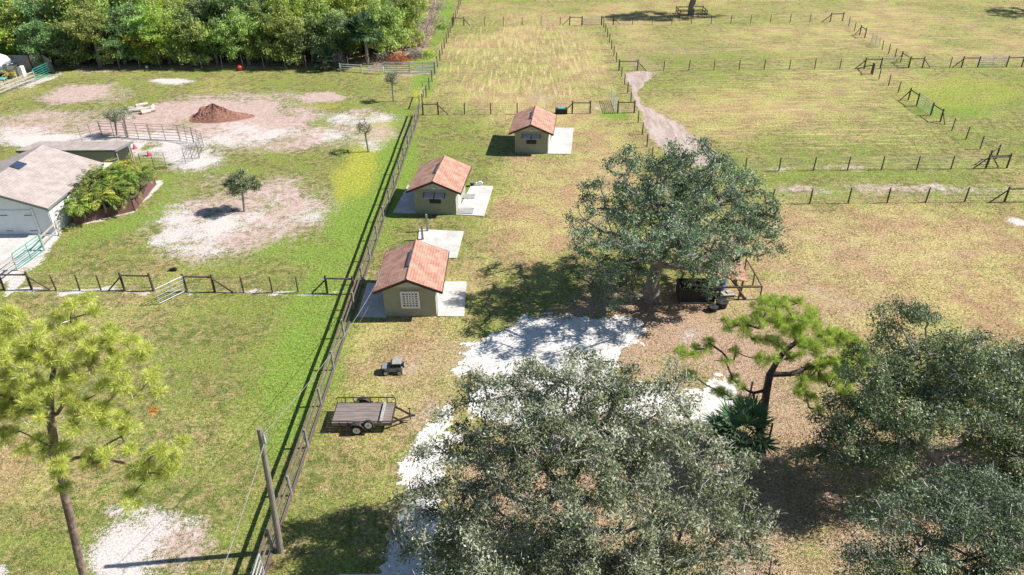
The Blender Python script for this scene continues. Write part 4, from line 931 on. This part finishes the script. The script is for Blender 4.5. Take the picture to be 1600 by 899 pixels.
# oaks at the right
B2 = G(1485, 768); Y2 = B2.y
trk = [tuple(B2+Vector((0, 0, -.1)))]+tw([(1478, 745, 0), (1468, 725, 0), (1455, 708, .1), (1441, 692, .2), (1450, 672, .4), (1455, 650, .6)], Y2)
make_tree('oak_tree', 'dark oak with a bent trunk in the view, right of the pine', 'tree', B2, trk,
          lb_([(1412, 492, 1.8, .9), (1440, 505, 1.6, .8), (1385, 500, 1.8, .6), (1400, 545, 1.2, 1.2), (1450, 575, 1, 1.6), (1515, 570, 1, 1.8), (1360, 600, .6, 1.4), (1425, 630, 0, 1.9), (1545, 600, .6, 1.7), (1500, 640, 0, 2.0), (1320, 650, .2, 1.2), (1375, 680, -.5, 1.4), (1290, 700, -.4, .9), (1560, 690, -.4, 1.6), (1345, 740, -1, 1.1), (1540, 545, 1.5, 1.0), (1380, 640, 1, 1.5), (1470, 610, 2, 1.8), (1330, 700, -1.2, 1.2), (1590, 640, 0, 1.5), (1300, 665, .6, 1.0), (1400, 720, -1.5, 1.2), (1330, 790, -.6, .9), (1405, 775, -1.4, .9), (1560, 750, -.6, 1.2), (1270, 720, 0, .6), (1350, 560, 1.2, .7), (1480, 535, 2, .8)], Y2),
          'oakdark', 'oakbark', 13, r_base=.22, spacing=.64, per=200, sd=.32, size=.088, twigs=11)
B3 = G(1558, 760); Y3 = B3.y
trk = [tuple(B3+Vector((0, 0, -.1)))]+tw([(1562, 735, 0), (1575, 710, .2), (1590, 685, .4)], Y3)
make_tree('oak_tree', 'oak cut by the right edge, behind the bent trunk oak', 'tree', B3, trk,
          lb_([(1590, 575, 1.8, 1.3), (1640, 600, 1.5, 2.2), (1620, 670, .2, 2.2), (1700, 660, .5, 2.6), (1600, 735, -.6, 1.7), (1680, 760, -.8, 2.2)], Y3), 'oakdark', 'oakbark', 14, r_base=.2, spacing=.66, per=200, sd=.33, size=.088, twigs=9)
B4 = G(1450, 985); Y4 = B4.y
trk = [tuple(B4+Vector((0, 0, -.1)))]+tw([(1455, 930, .2), (1465, 880, .4), (1475, 850, .6)], Y4)
make_tree('oak_tree', 'low green oak in the bottom right corner', 'tree', B4, trk,
          lb_([(1450, 800, .8, 1.5), (1530, 790, 1, 1.7), (1370, 830, .4, 1.2), (1600, 820, .6, 1.8), (1420, 870, -.4, 1.5), (1520, 870, -.4, 1.7), (1350, 885, -.6, 1.0), (1600, 900, -.8, 1.8), (1450, 940, -1.2, 1.6), (1340, 950, -1.2, 1.3), (1550, 960, -1.5, 1.8)], Y4),
          'oak', 'oakbark', 15, r_base=.18, spacing=.58, per=210, sd=.29, size=.075, twigs=9)
# pine in the middle right
B5 = G(1184, 692); Y5 = B5.y
trk = [tuple(B5+Vector((0, 0, -.1)))]+tw([(1190, 668, 0), (1194, 640, 0), (1198, 610, .1), (1203, 585, .1), (1213, 568, .3), (1225, 550, .6), (1245, 535, .9)], Y5)
make_tree('pine_tree', 'green pine with open crooked limbs right of the white drive', 'tree', B5, trk,
          lb_([(1225, 495, 1.2, 1.2), (1190, 490, 1, .8), (1165, 510, .6, .7), (1270, 515, 1.2, 1.3), (1305, 545, .8, 1.2), (1330, 575, .4, 1.0), (1285, 585, 0, 1.1), (1340, 550, .6, .6), (1245, 550, 0, .9), (1315, 610, -.3, .7), (1270, 630, -.6, .6), (1060, 550, .2, .35), (1085, 553, .2, .35), (1110, 545, .4, .4),
                (1120, 565, 0, .45), (1150, 555, .3, .35), (1082, 590, -.2, .55), (1130, 620, -.6, .6), (1165, 635, -.8, .5), (1150, 600, -.3, .35), (1200, 535, .5, .5), (1195, 560, -.5, .4), (1130, 510, .8, .5), (1255, 605, -.6, .5)], Y5),
          'pine2', 'pinedark', 21, r_base=.19, spacing=.56, per=44, sd=.22, size=.28, twigs=2, twigmat='pinedark', mode='needle', shell=.3, wood_step=.4, curl=.16)
# pine at the left edge
B6 = G(150, 975); Y6 = B6.y
trk = [tuple(B6+Vector((0, 0, -.1)))]+tw([(137, 925, 0), (125, 880, 0), (112, 820, 0), (101, 775, 0), (96, 740, .1), (84, 690, .1), (78, 650, .2), (80, 600, .3), (88, 560, .4)], Y6)
lp = make_tree('pine_tree', 'tall yellow green pine cut by the left edge', 'tree', B6, trk,
          lb_([(40, 530, 1.0, 1.4), (120, 525, 1.0, 1.4), (180, 545, .8, 1.1), (10, 590, .4, 1.2), (215, 590, .4, .8), (120, 575, .4, 1.0), (-50, 570, .5, 1.5), (190, 630, -.2, .7), (235, 615, 0, .35), (30, 640, -.4, .8), (-40, 650, -.4, 1.1),
                (130, 660, -.7, .75), (180, 690, -.8, .8), (235, 700, -.8, .7), (275, 725, -1, .6), (240, 750, -1.2, .6), (215, 785, -1.3, .45), (155, 725, -1, .4), (15, 690, -.8, .5), (90, 765, -1, .28), (205, 660, -.5, .45), (60, 600, -.4, .8), (30, 560, 0, 1.3), (90, 640, -.6, .9), (160, 590, 0, 1.0), (0, 640, -.3, 1.0), (260, 700, -.9, .6), (225, 740, -1.1, .7), (120, 720, -1, .7), (60, 700, -.8, .6), (150, 630, -.3, .8)], Y6),
          'pine', 'pinebark', 22, r_base=.14, spacing=.64, per=44, sd=.21, size=.25, twigs=3, twigmat='twig', mode='needle', shell=.3, wood_step=.4, curl=.16)
rng = np.random.default_rng(3); dn = [PY(238, 641, Y6-.3), PY(155, 727, Y6-1)]; V = []; Qn = []; cn = 0
for c_ in dn:
    C = np.repeat(np.array([c_-B6]), 70, 0)+rng.normal(size=(70, 3))*.06; D = unit(rng.normal(size=(70, 3))+np.array([0, 0, -.6])); v, q = cards(C+D*.08, D, .2, .025, rng); V.append(v); Qn.append(q+cn); cn += len(v)
add('dead_needles', np_mesh('dead_needles', np.concatenate(V), np.concatenate(Qn), 'deadneedle', rng.random(140)), lp)
# young trees in the paddock
def young(label, base, top, R_, seed, leaf, per=120, spacing=.5, nm='young_tree', two=None):
    b0 = G(*base); c0_ = PY(top[0], top[1], b0.y); mid = b0+(c0_-b0)*.55
    lobes = [(c0_, R_), (c0_+Vector((.4*R_, .2, -.2*R_)), R_*.7), (c0_+Vector((-.5*R_, 0, .1*R_)), R_*.65), (c0_+Vector((.05, 0, .55*R_)), R_*.6)]
    return make_tree(nm, label, 'tree', b0, [tuple(b0+Vector((0, 0, -.05))), tuple(b0+(c0_-b0)*.3), tuple(mid), tuple(b0+(c0_-b0)*.8)], lobes, leaf, 'oakbark', seed, r_base=.085, spacing=spacing, per=per, sd=.2, size=.09, twigs=6, mode='small', wood_step=.25)
young('round dark young tree on the bare patch in the middle of the left paddock', (382, 331), (377, 290), 1.25, 31, 'oakdark', 110, .42)
young('sparse young tree at the edge of the pale sand near the board fence', (576, 238), (569, 201), .85, 32, 'oakgrey', 32, .4)
young('slim young tree in front of the white tube gates', (615, 159), (612, 124), .85, 33, 'oakgrey', 60, .4)
young('young olive tree behind the round pen, the left of two touching', (183, 212), (178, 182), .9, 34, 'oakgrey', 60, .42)
young('young olive tree behind the round pen, the right of two touching', (200, 215), (192, 180), .9, 35, 'oakgrey', 60, .42)
# far fenced tree and the one whose shadow falls at the top right
B7 = G(1080, 25); Y7 = B7.y
make_tree('oak_tree', 'lone far tree inside a small rail enclosure at the top', 'tree', B7, [tuple(B7), tuple(PY(1080, 12, Y7)), tuple(PY(1083, 2, Y7)), tuple(PY(1085, -10, Y7))],
          lb_([(1085, -40, 0, 4.2), (1030, -28, 0, 3.0), (1140, -28, 0, 3.0), (1060, -24, -1.5, 2.6), (1110, -24, -1.5, 2.6), (1010, -15, 0, 1.6), (1150, -14, 0, 1.6)], Y7), 'oakgrey', 'oakbark', 36, r_base=.5, spacing=1.3, per=110, sd=.55, size=.2, twigs=4)
f = fence_root('rail_enclosure', B7, 'small square rail enclosure around the lone far tree', 'enclosure'); o = Vector(f.location)
sq = [Vector((-2.2, -1.6, 0)), Vector((2.2, -1.6, 0)), Vector((2.2, 1.8, 0)), Vector((-2.2, 1.8, 0))]
for i in range(4):
    post(f, sq[i], 1.2, .07, 'board'); post(f, (sq[i]+sq[(i+1) % 4])/2, 1.15, .06, 'board')
    for z in (.5, 1.0): MB().beam(sq[i]+Vector((0, 0, z)), sq[(i+1) % 4]+Vector((0, 0, z)), .05, .13).obj('rail', 'board', f)
B8 = G(1650, 20); c8 = B8+Vector((0, 0, 6.4))
make_tree('oak_tree', 'tree just outside the top right corner casting the star shaped shadow', 'tree', B8, [tuple(B8), tuple(B8+Vector((0, 0, 1.5))), tuple(B8+Vector((0, 0, 3)))],
          [(c8, 4.0), (c8+Vector((3, 0, -.8)), 2.2), (c8+Vector((-2.6, 1, -.6)), 2.0), (c8+Vector((0, 3, -.5)), 2.2)], 'oakgrey', 'oakbark', 37, r_base=.4, spacing=1.3, per=90, sd=.5, size=.2, twigs=4)

# ------------------------------------------------------------------ THE WOODS
variants = []
for i, (leaf, hh, rr) in enumerate((('woods', 6.5, 3.0), ('woodsy', 7.2, 3.2), ('woodsd', 6.0, 2.8), ('woods', 7.6, 3.3), ('woodsd', 7.0, 2.9), ('woodsy', 5.6, 2.6))):
    rg = random.Random(i+5); lobes = [(Vector((0, 0, hh*.62)), rr*.75)]
    for k in range(7):
        a = k*.9+rg.random(); lobes.append((Vector((math.cos(a)*rr*.55, math.sin(a)*rr*.55, hh*rg.uniform(.16, .7))), rr*rg.uniform(.38, .62)))
    lobes.append((Vector((rg.uniform(-.6, .6), rg.uniform(-.6, .6), hh*.84)), rr*.42))
    t = make_tree('woods_tree', 'x', 'tree', (0, 0, 0), [(0, 0, -.1), (.1, 0, hh*.2), (0, .1, hh*.42), (.1, 0, hh*.6)], lobes, leaf, 'oakbark', 50+i, r_base=.2, spacing=.92, per=130, sd=.42, size=.2, twigs=4, group='w', wood_step=.8, low=-.8)
    variants.append(t)
rg = random.Random(17); cnt = 0; first = set(); ROWS = []
edge_px = lambda py_: 662 if py_ > 70 else 676
row = 0; yy = G(300, 104).y+.8
ords = ['first', 'second', 'third', 'fourth', 'fifth', 'sixth', 'seventh', 'eighth', 'ninth', 'tenth', 'eleventh', 'twelfth', 'thirteenth', 'fourteenth', 'fifteenth', 'sixteenth', 'seventeenth']
while yy < 205:
    xl_ = G(-60, 100).x*(yy/100)*1.0; sp_ = (3.3 if row == 0 else 3.6)+row*.2; x = xl_+rg.uniform(0, 2); k = 0
    while True:
        pxx, pyy = to_px(np.array([x]), np.array([yy])); pxx = float(pxx[0]); pyy = float(pyy[0])
        lim = 538 if row == 0 else (640 if row < 3 else (655 if row < 7 else 672))
        if pxx > lim: break
        if not (row == 0 and pxx < 70) and not (row < 2 and 548 < pxx < 600):
            vi = rg.choice([1, 0, 1, 3, 5]) if pxx < 60 else rg.choice([0, 2, 3, 4, 0, 3, 1, 5, 2])
            s = rg.uniform(.95, 1.2)*(.92 if row == 0 else 1.12)
            tone = {0: 'mid green', 1: 'yellow green', 2: 'dark green', 3: 'tall mid green', 4: 'deep green', 5: 'low yellow green'}[vi]
            if row == 0: lab = f'{tone} tree, {ords[min(k, 16)]} from the left behind the pipe fence'
            else: lab = f'{tone} leafy tree deep in the woods behind the front row'
            loc = (x+rg.uniform(-.7, .7), yy+rg.uniform(-.8, .8), 0)
            if vi not in first:
                t = variants[vi]; t.location = loc; t.rotation_euler.z = rg.uniform(0, 6.28); t.scale = (s, s, s*rg.uniform(.9, 1.15)); t['label'] = lab; first.add(vi)
            else: t = clone(variants[vi], 'woods_tree', loc, rg.uniform(0, 6.28), (s, s, s*rg.uniform(.9, 1.15)), lab)
            t['group'] = ('front row trees at the edge of the woods' if row == 0 else f'{tone} trees deep in the woods'); k += 1
        x += sp_*rg.uniform(.8, 1.15)
    yy += 2.8+row*.33; row += 1
for vi, t in enumerate(variants):
    if vi not in first: t.location = G(300+vi*10, 20); t['label'] = 'leafy tree deep in the woods'
# dead brush
def brush(label, pos, R_, h, seed, m='brush', n=900, nm='brush_bush', green=False):
    rng = np.random.default_rng(seed); e_ = empty(nm, pos, label, 'bush', 'scrub at the right end of the woods')
    o_ = rng.normal(size=(n, 3))*np.array([R_*.5, R_*.5, 0]); o_[:, 2] = h*rng.random(n)**1.2*np.clip(1-(o_[:, 0]**2+o_[:, 1]**2)/(R_*R_*1.6), .15, 1)
    D = unit(rng.normal(size=(n, 3))+np.array([0, 0, .5])); ln = rng.uniform(.15, .7, n) if not green else rng.uniform(.14, .26, n); V, Q = cards(o_, D, ln, .05 if not green else .12, rng)
    add('branches', np_mesh('branches', V, Q, m, np.clip(rng.normal(.5, .25, n), 0, 1)), e_)
    mb = MB()
    for k in range(7): a = rng.uniform(0, 6.28); mb.tube([(0, 0, -.1), (math.cos(a)*R_*.4, math.sin(a)*R_*.4, h*.6), (math.cos(a+.3)*R_*.8, math.sin(a+.3)*R_*.8, h*.8)], [.05, .035, .015], 5)
    mb.obj('stems', 'twig', e_)
for i, (x, y, r, h, m, lb) in enumerate([(600, 96, 1.8, 1.6, 'brush', 'heap of dead grey branches right of the tall fan palm'), (625, 97, 1.8, 1.3, 'deadneedle', 'brown dead scrub behind the white tube gates'), (648, 90, 1.7, 1.3, 'brush', 'grey brush heap behind the right white gate'),
        (655, 72, 1.8, 2.2, 'brush', 'grey leafless bush above the gate brush heaps'), (666, 55, 2.0, 2.6, 'brush', 'tall grey leafless bush at the woods corner'), (676, 36, 2.0, 2.6, 'brush', 'leafless grey bush beside the green verge, third up'), (682, 15, 2.2, 2.6, 'brush', 'leafless grey bush beside the green verge, fourth up'), (684, -4, 2.2, 2.4, 'brush', 'leafless grey bush at the top beside the green verge'),
        (528, 104, 1.2, 2.0, 'brush', 'pale leaning dead branches left of the fan palm'), (668, 88, 1.3, .7, 'woodsy', 'low yellow green shrub beside the straw field fence'), (692, 45, 1.1, .8, 'woods', 'low green shrub on the verge near the field corner')]):
    brush(lb, G(x, y), r, h, 80+i, m, 1100, green=m.startswith('woods'))

# ------------------------------------------------------------------ MULCH PILE, LOGS, ODDMENTS
rng = np.random.default_rng(9); P0 = G(336, 184); nr = 40; na = 72
VV = [(0, 0, 1.47)]
for i in range(1, nr+1):
    for k in range(na):
        a = 2*math.pi*k/na; rx = (3.2 if math.cos(a) < 0 else 4.0)*(1+.12*math.sin(3*a+1)); rr = i/nr; ry = 2.0
        z = 1.45*(1-rr)**1.45*(1+.10*math.sin(5*a+rr*4))+.6*math.exp(-((rr*math.cos(a)+.45)**2/.03+(rr*math.sin(a))**2/.12))
        z += rng.normal(0, .05)*(1-rr*.6); VV.append((rr*rx*math.cos(a), rr*ry*math.sin(a), max(-.02, z if i < nr else -.02)))
FF = [(0, 1+k, 1+(k+1) % na) for k in range(na)]
for i in range(nr-1):
    for k in range(na): FF.append((1+i*na+k, 1+(i+1)*na+k, 1+(i+1)*na+(k+1) % na, 1+i*na+(k+1) % na))
M['mulch'] = mat('red_brown_mulch', (.36, .18, .125), (.17, .08, .06), .95, 6, 0, .9)
tag(MB().raw(VV, FF).obj('mulch_pile', 'mulch', None, P0), 'cone of red brown mulch in the left paddock', 'mulch pile')
logs = [(213, 172, 5, 1.6, 0), (216, 175, 12, 1.8, 0), (223, 170, 35, 1.3, .25), (226, 173, 20, 1.6, 0), (232, 176, 30, 1.5, 0), (229, 178, 40, 1.0, 0), (238, 171, 100, 1.2, 0)]
lgl = ['leftmost cut log of the heap by the mulch pile', 'longest pale log at the front left of the heap', 'short log lying on top of the heap', 'log in the middle of the heap', 'log at the front right of the heap', 'shortest log lying nearest the round pen', 'log standing apart at the right end of the heap']
for (x, y, rz, ln, z), lb in zip(logs, lgl):
    e_ = empty('cut_log', G(x, y), lb, 'log', 'cut logs heaped near the mulch', R(rz)); MB().tube([(-ln/2, 0, .18+z), (ln/2, .0, .18+z)], [.19, .17], 10, False).obj('bark', 'log', e_)
    MB().tube([(-ln/2, 0, .18+z), (-ln/2-.01, 0, .18+z)], .18, 10).tube([(ln/2, 0, .18+z), (ln/2+.01, 0, .18+z)], .165, 10).obj('cut_end', 'logend', e_)
def ball(name, p, r, m, label, cat='ball', sz=1):
    V = []; F = []; n = 12; k = 8
    for i in range(k+1):
        t = math.pi*i/k
        for j in range(n): a = 2*math.pi*j/n; V.append((r*math.sin(t)*math.cos(a), r*math.sin(t)*math.sin(a), r*sz+r*sz*math.cos(t)))
    for i in range(k):
        for j in range(n): F.append((i*n+j, (i+1)*n+j, (i+1)*n+(j+1) % n, i*n+(j+1) % n))
    return tag(MB().raw(V, F).obj(name, m, None, p), label, cat)
ball('ball', G(375, 111), .35, 'red', 'red ball at the foot of the woods in the shade')
ball('ball', G(230, 108), .2, 'whitepaint', 'small white ball by the pipe fence at the woods')
for x, y, lb in ((211, 233, 'pink cone near the shed roof corner'), (233, 244, 'pink cone inside the round pen near the palms')):
    tag(MB().tube([(0, 0, 0), (0, 0, .04)], .28, 8).tube([(0, 0, .04), (0, 0, .5)], [.2, .04], 10).obj('traffic_cone', 'pink', None, G(x, y)), lb, 'cone', 'pink cones')
tag(MB().box((0, 0, .1), (.5, .2, .2)).box((.1, 0, .22), (.2, .16, .1)).obj('tub', 'black', None, G(271, 424)), 'small black tub lying on the bare lawn above the open gate', 'tub')
# water tank beside the farthest house fence
e_ = empty('water_trough', G(877, 178), 'dark trough with pale lid against the fence behind the farthest house', 'trough'); MB().box((0, 0, .3), (1.3, .7, .55)).obj('body', 'black', e_, bevel=.05); MB().box((0, 0, .61), (.8, .5, .06)).obj('lid', 'teal', e_)
# camper, kiosk with tilted panel, table
e_ = empty('camper', G(-18, 118), 'white camper trailer with shade painted blue on its side, top left edge', 'camper')
sec = [(-1.15, .45), (-1.2, 1.6), (-.95, 2.35), (-.4, 2.65), (.4, 2.65), (.95, 2.35), (1.2, 1.6), (1.15, .45)]; V = []; Lc = 5.6
for kx, sc in ((-2.8, .75), (-2.5, .93), (-1.9, 1), (2.2, 1), (2.75, .92), (3.0, .72)):
    for (yy_, z) in sec: V.append((kx, yy_*(.6+.4*sc), .45+(z-.45)*sc))
F = []
for i in range(5):
    for k in range(8): F.append((i*8+k, (i+1)*8+k, (i+1)*8+(k+1) % 8, i*8+(k+1) % 8))
F += [tuple(range(8))[::-1], tuple(range(40, 48))]
MB().raw(V, F).obj('body', 'whitepaint', e_, bevel=.08); MB().box((.2, -1.2, 1.15), (4.6, .05, .7)).obj('shade_band', 'blue', e_); MB().box((1.3, -1.22, 1.75), (.9, .05, .5)).box((-.6, -1.22, 1.75), (.9, .05, .5)).obj('window', 'glass', e_)  # blue band on the near side paints the shade of the white body
for s in (-1, 1): wheel(e_, (.2, s*1.1, .34), .34, .2)
e_ = empty('kiosk', G(30, 120), 'small white kiosk with a tilted dark panel roof beside the camper', 'kiosk')
MB().box((-.5, 0, .75), (.9, .9, 1.5)).box((.55, 0, .65), (.6, .7, 1.3)).obj('cabinet', 'whitepaint', e_, bevel=.03); MB().beam((-1.1, -.35, 1.75), (1.3, .3, 2.15), 1.7, .08).obj('panel_roof', 'navy', e_)
e_ = empty('picnic_table', G(2, 133), 'teal topped table behind the rail fence at the left edge', 'table'); MB().box((0, 0, .75), (1.6, .9, .06)).obj('tabletop', 'teal', e_)
for sx in (-.6, .6):
    for sy in (-.3, .3): MB().box((sx, sy, .36), (.07, .07, .72)).obj('leg', 'steel', e_)
palm_tree('small yellow leaved plant beside the camper kiosk', G(17, 124), .4, 91, 12, 1.1, group=None, tone=.5)

# pen under the big oak
f = fence_root('rail_fence', G(1153, 468.5), 'dark rail pen fence right of the big oak trunk'); o = Vector(f.location)
pp = [G(1112, 470), G(1153.4, 469), G(1187, 468.5), G(1176, 447), G(1163, 425)]
for q in pp: post(f, q-o, 1.05, .055, 'board')
for i in range(4): MB().beam(pp[i]-o+Vector((0, 0, .98)), pp[i+1]-o+Vector((0, 0, .98)), .06, .1).obj('rail', 'board', f)
MB().beam(pp[1]-o+Vector((.5, 0, .05)), pp[1]-o+Vector((-.8, .6, 1.6)), .09, .09).obj('brace', 'board', f)
e_ = empty('lean_to', G(1142, 458), 'small lean-to with a brown board roof under the big oak edge', 'shelter')
for sx, sy, hz in ((-.9, -.5, 1.5), (.5, -.5, 1.25), (-.9, .8, 1.9), (.5, .8, 1.6)): MB().box((sx, sy, hz/2), (.1, .1, hz)).obj('post', 'board', e_)
for k in range(5): MB().raw([(-1.1, -.7+.36*k, 1.6+.1*k), (.75, -.7+.36*k, 1.27+.1*k), (.75, -.38+.36*k, 1.37+.1*k), (-1.1, -.38+.36*k, 1.7+.1*k), (-1.1, -.7+.36*k, 1.66+.1*k), (.75, -.7+.36*k, 1.33+.1*k), (.75, -.38+.36*k, 1.43+.1*k), (-1.1, -.38+.36*k, 1.76+.1*k)],
        [(3, 2, 1, 0), (4, 5, 6, 7), (0, 1, 5, 4), (1, 2, 6, 5), (2, 3, 7, 6), (3, 0, 4, 7)]).obj('roof_board', 'roof', e_)
e_ = empty('barrel', G(1126, 452), 'bright blue barrel beside the lean-to under the big oak', 'barrel'); MB().tube([(0, 0, 0), (0, 0, .1), (0, 0, .45), (0, 0, .8), (0, 0, .9)], [.26, .29, .31, .29, .26], 16).obj('body', 'blue', e_); MB().tube([(0, 0, .9), (0, 0, .93)], .24, 14).obj('lid', 'whitepaint', e_)
tag(MB().box((0, 0, .08), (1.2, .6, .05), .15).box((.3, .2, .14), (.4, .3, .08), .3).obj('pallet', 'greyrail', None, G(1133, 462)), 'pale boards on the ground before the blue barrel', 'boards')
e_ = empty('mesh_cage', G(1090, 467), 'black mesh cage in the shade beside the big oak trunk', 'cage')
fr = MB(); cs = [(-1.3, -.6), (.95, -.6), (.95, .8), (-1.3, .8)]
for i in range(4):
    a_, b_ = cs[i], cs[(i+1) % 4]; fr.beam((*a_, 1.05), (*b_, 1.05), .06, .06); fr.beam((*a_, .05), (*b_, .05), .06, .06); fr.beam((*a_, 0), (*a_, 1.1), .06, .06)
fr.obj('frame', 'steel', e_)
pn = MB()
for i in range(4): a_, b_ = cs[i], cs[(i+1) % 4]; pn.beam((*a_, .55), (*b_, .55), .015, .9)
pn.obj('mesh_panel', 'black', e_); MB().box((-.2, -.64, .06), (2.2, .05, .07)).obj('kickboard', 'greyrail', e_)
for x, y, r, lb in ((1114, 486, .3, 'smaller black tub under the pine edge'), (1127, 480, .4, 'larger black tub near the pen fence')):
    tag(MB().tube([(0, 0, 0), (.0, -.02, r*1.1)], [r*.85, r], 14, True).tube([(0, -.02, r*1.05), (0, -.02, r*1.15)], r*1.06, 14).obj('tub', 'black', None, G(x, y)), lb, 'tub', 'black tubs by the pen')
for x, y, tx, ty, lb in ((1147, 563, 1151, 540, 'dark stake left of the pine, farther one'), (1171, 622, 1175, 597, 'dark stake just left of the pine trunk'), (1201, 690, 1203, 662, 'short stake right of the pine trunk base')):
    b_ = G(x, y); z = PY(tx, ty, b_.y).z; tag(MB().box((0, 0, z/2), (.08, .08, z)).obj('wooden_stake', 'post', None, b_), lb, 'stake', 'dark stakes by the pine')
# ------------------------------------------------------------------ GRASS blades on the nearer lawns
rng = np.random.default_rng(71)
def at_grid(F, U, W):
    i = np.clip(np.searchsorted(ys, W)-1, 0, len(ys)-2); j = np.clip(np.searchsorted(xs, U)-1, 0, len(xs)-2)
    fy = (W-ys[i])/(ys[i+1]-ys[i]); fx = (U-xs[j])/(xs[j+1]-xs[j])
    return (F[i, j]*(1-fx)+F[i, j+1]*fx)*(1-fy)+(F[i+1, j]*(1-fx)+F[i+1, j+1]*fx)*fy
n = 900000
W = 15+(rng.random(n)**1.3)*80; U = (rng.random(n)-.5)*2*(W*.66+10)
a, b = to_px(U, W); ok = (a > -40) & (a < 1640) & (b < 960); U, W = U[ok], W[ok]
fw, fp, fl, fg, fy_, fd = [at_grid(F, U, W) for F in (white, pink, litter, green, yellow, dry)]
clump = fbm(U, W, .55, 33, 3); keep = rng.random(len(U)) < np.clip(1.15-fw*1.9-fp*.9-fl*.7, 0, 1)*np.clip((clump-.28)*2.4, .06, 1)*np.clip((96-W)/45, 0, 1)
for fl_, fr_, dd in (((558, 496), (729, 495), 4.4), ((614, 334), (770, 338), 5.6), ((803, 241), (896, 241), 5.2)):
    p_, q_ = G(*fl_), G(*fr_); keep &= ~((U > p_.x-.2) & (U < q_.x+.6) & (W > min(p_.y, q_.y)-.1) & (W < p_.y+dd))
p_, q_ = G(650, 403), G(724, 362); keep &= ~((U > p_.x) & (U < q_.x) & (W > p_.y) & (W < q_.y))
U, W, fg, fy_, fd, fl, clump = [t[keep] for t in (U, W, fg, fy_, fd, fl, clump)]; n = len(U)
h = rng.uniform(.05, .13, n); D = unit(rng.normal(size=(n, 3))*np.array([.9, .9, .15])+np.array([0, 0, .42]))
V, Q = cards(np.stack([U, W, np.zeros(n)], 1)+D*h[:, None]*.45, D, h, .022*(1+W/40), rng, np.array([0, 0, 1.5]))
olive = np.array([.215, .235, .075]); straw = np.array([.50, .40, .22]); vivid = np.array([.25, .36, .075]); yel = np.array([.45, .44, .09]); brown = np.array([.34, .22, .13])
big_ = fbm(U, W, 4.5, 56, 4); d_ = np.clip(fd+rng.normal(0, .25, n)+(fbm(U, W, 1.2, 55)-.5)*1.5+(big_-.5)*1.6, 0, 1)[:, None]; c = olive*(1-d_)+straw*d_
g_ = np.clip(fg+rng.normal(0, .2, n), 0, 1)[:, None]; c = c*(1-g_)+vivid*g_; y_ = np.clip(fy_+rng.normal(0, .2, n), 0, 1)[:, None]*.8; c = c*(1-y_)+yel*y_
l_ = np.clip(fl*1.1+rng.normal(0, .25, n)-.15, 0, 1)[:, None]; c = c*(1-l_)+brown*l_; br_ = (fbm(U, W, 2.6, 57, 4)[:, None] > .58)*.5; c = c*(1-br_)+brown*1.2*br_; c = c*rng.uniform(.7, 1.8, n)[:, None]
m, nt, N, L, B = mk('grass_blades'); at = N.new('ShaderNodeAttribute'); at.attribute_name = 'blade'; L.new(at.outputs['Color'], B.inputs['Base Color']); B.inputs['Roughness'].default_value = .7; B.inputs['Specular IOR Level'].default_value = .2; B.inputs['Transmission Weight'].default_value = 0; tr_ = N.new('ShaderNodeBsdfTranslucent'); L.new(at.outputs['Color'], tr_.inputs[0]); mx_ = N.new('ShaderNodeMixShader'); mx_.inputs[0].default_value = .4; L.new(B.outputs[0], mx_.inputs[1]); L.new(tr_.outputs[0], mx_.inputs[2]); L.new(mx_.outputs[0], N['Material Output'].inputs[0])
me = np_mesh('grass', V, Q, m); a_ = me.attributes.new('blade', 'FLOAT_COLOR', 'CORNER'); a_.data.foreach_set('color', np.ascontiguousarray(np.repeat(np.concatenate([c, np.ones((n, 1))], 1), 4, 0), np.float32).ravel())
tag(add('grass', me), kind='stuff')
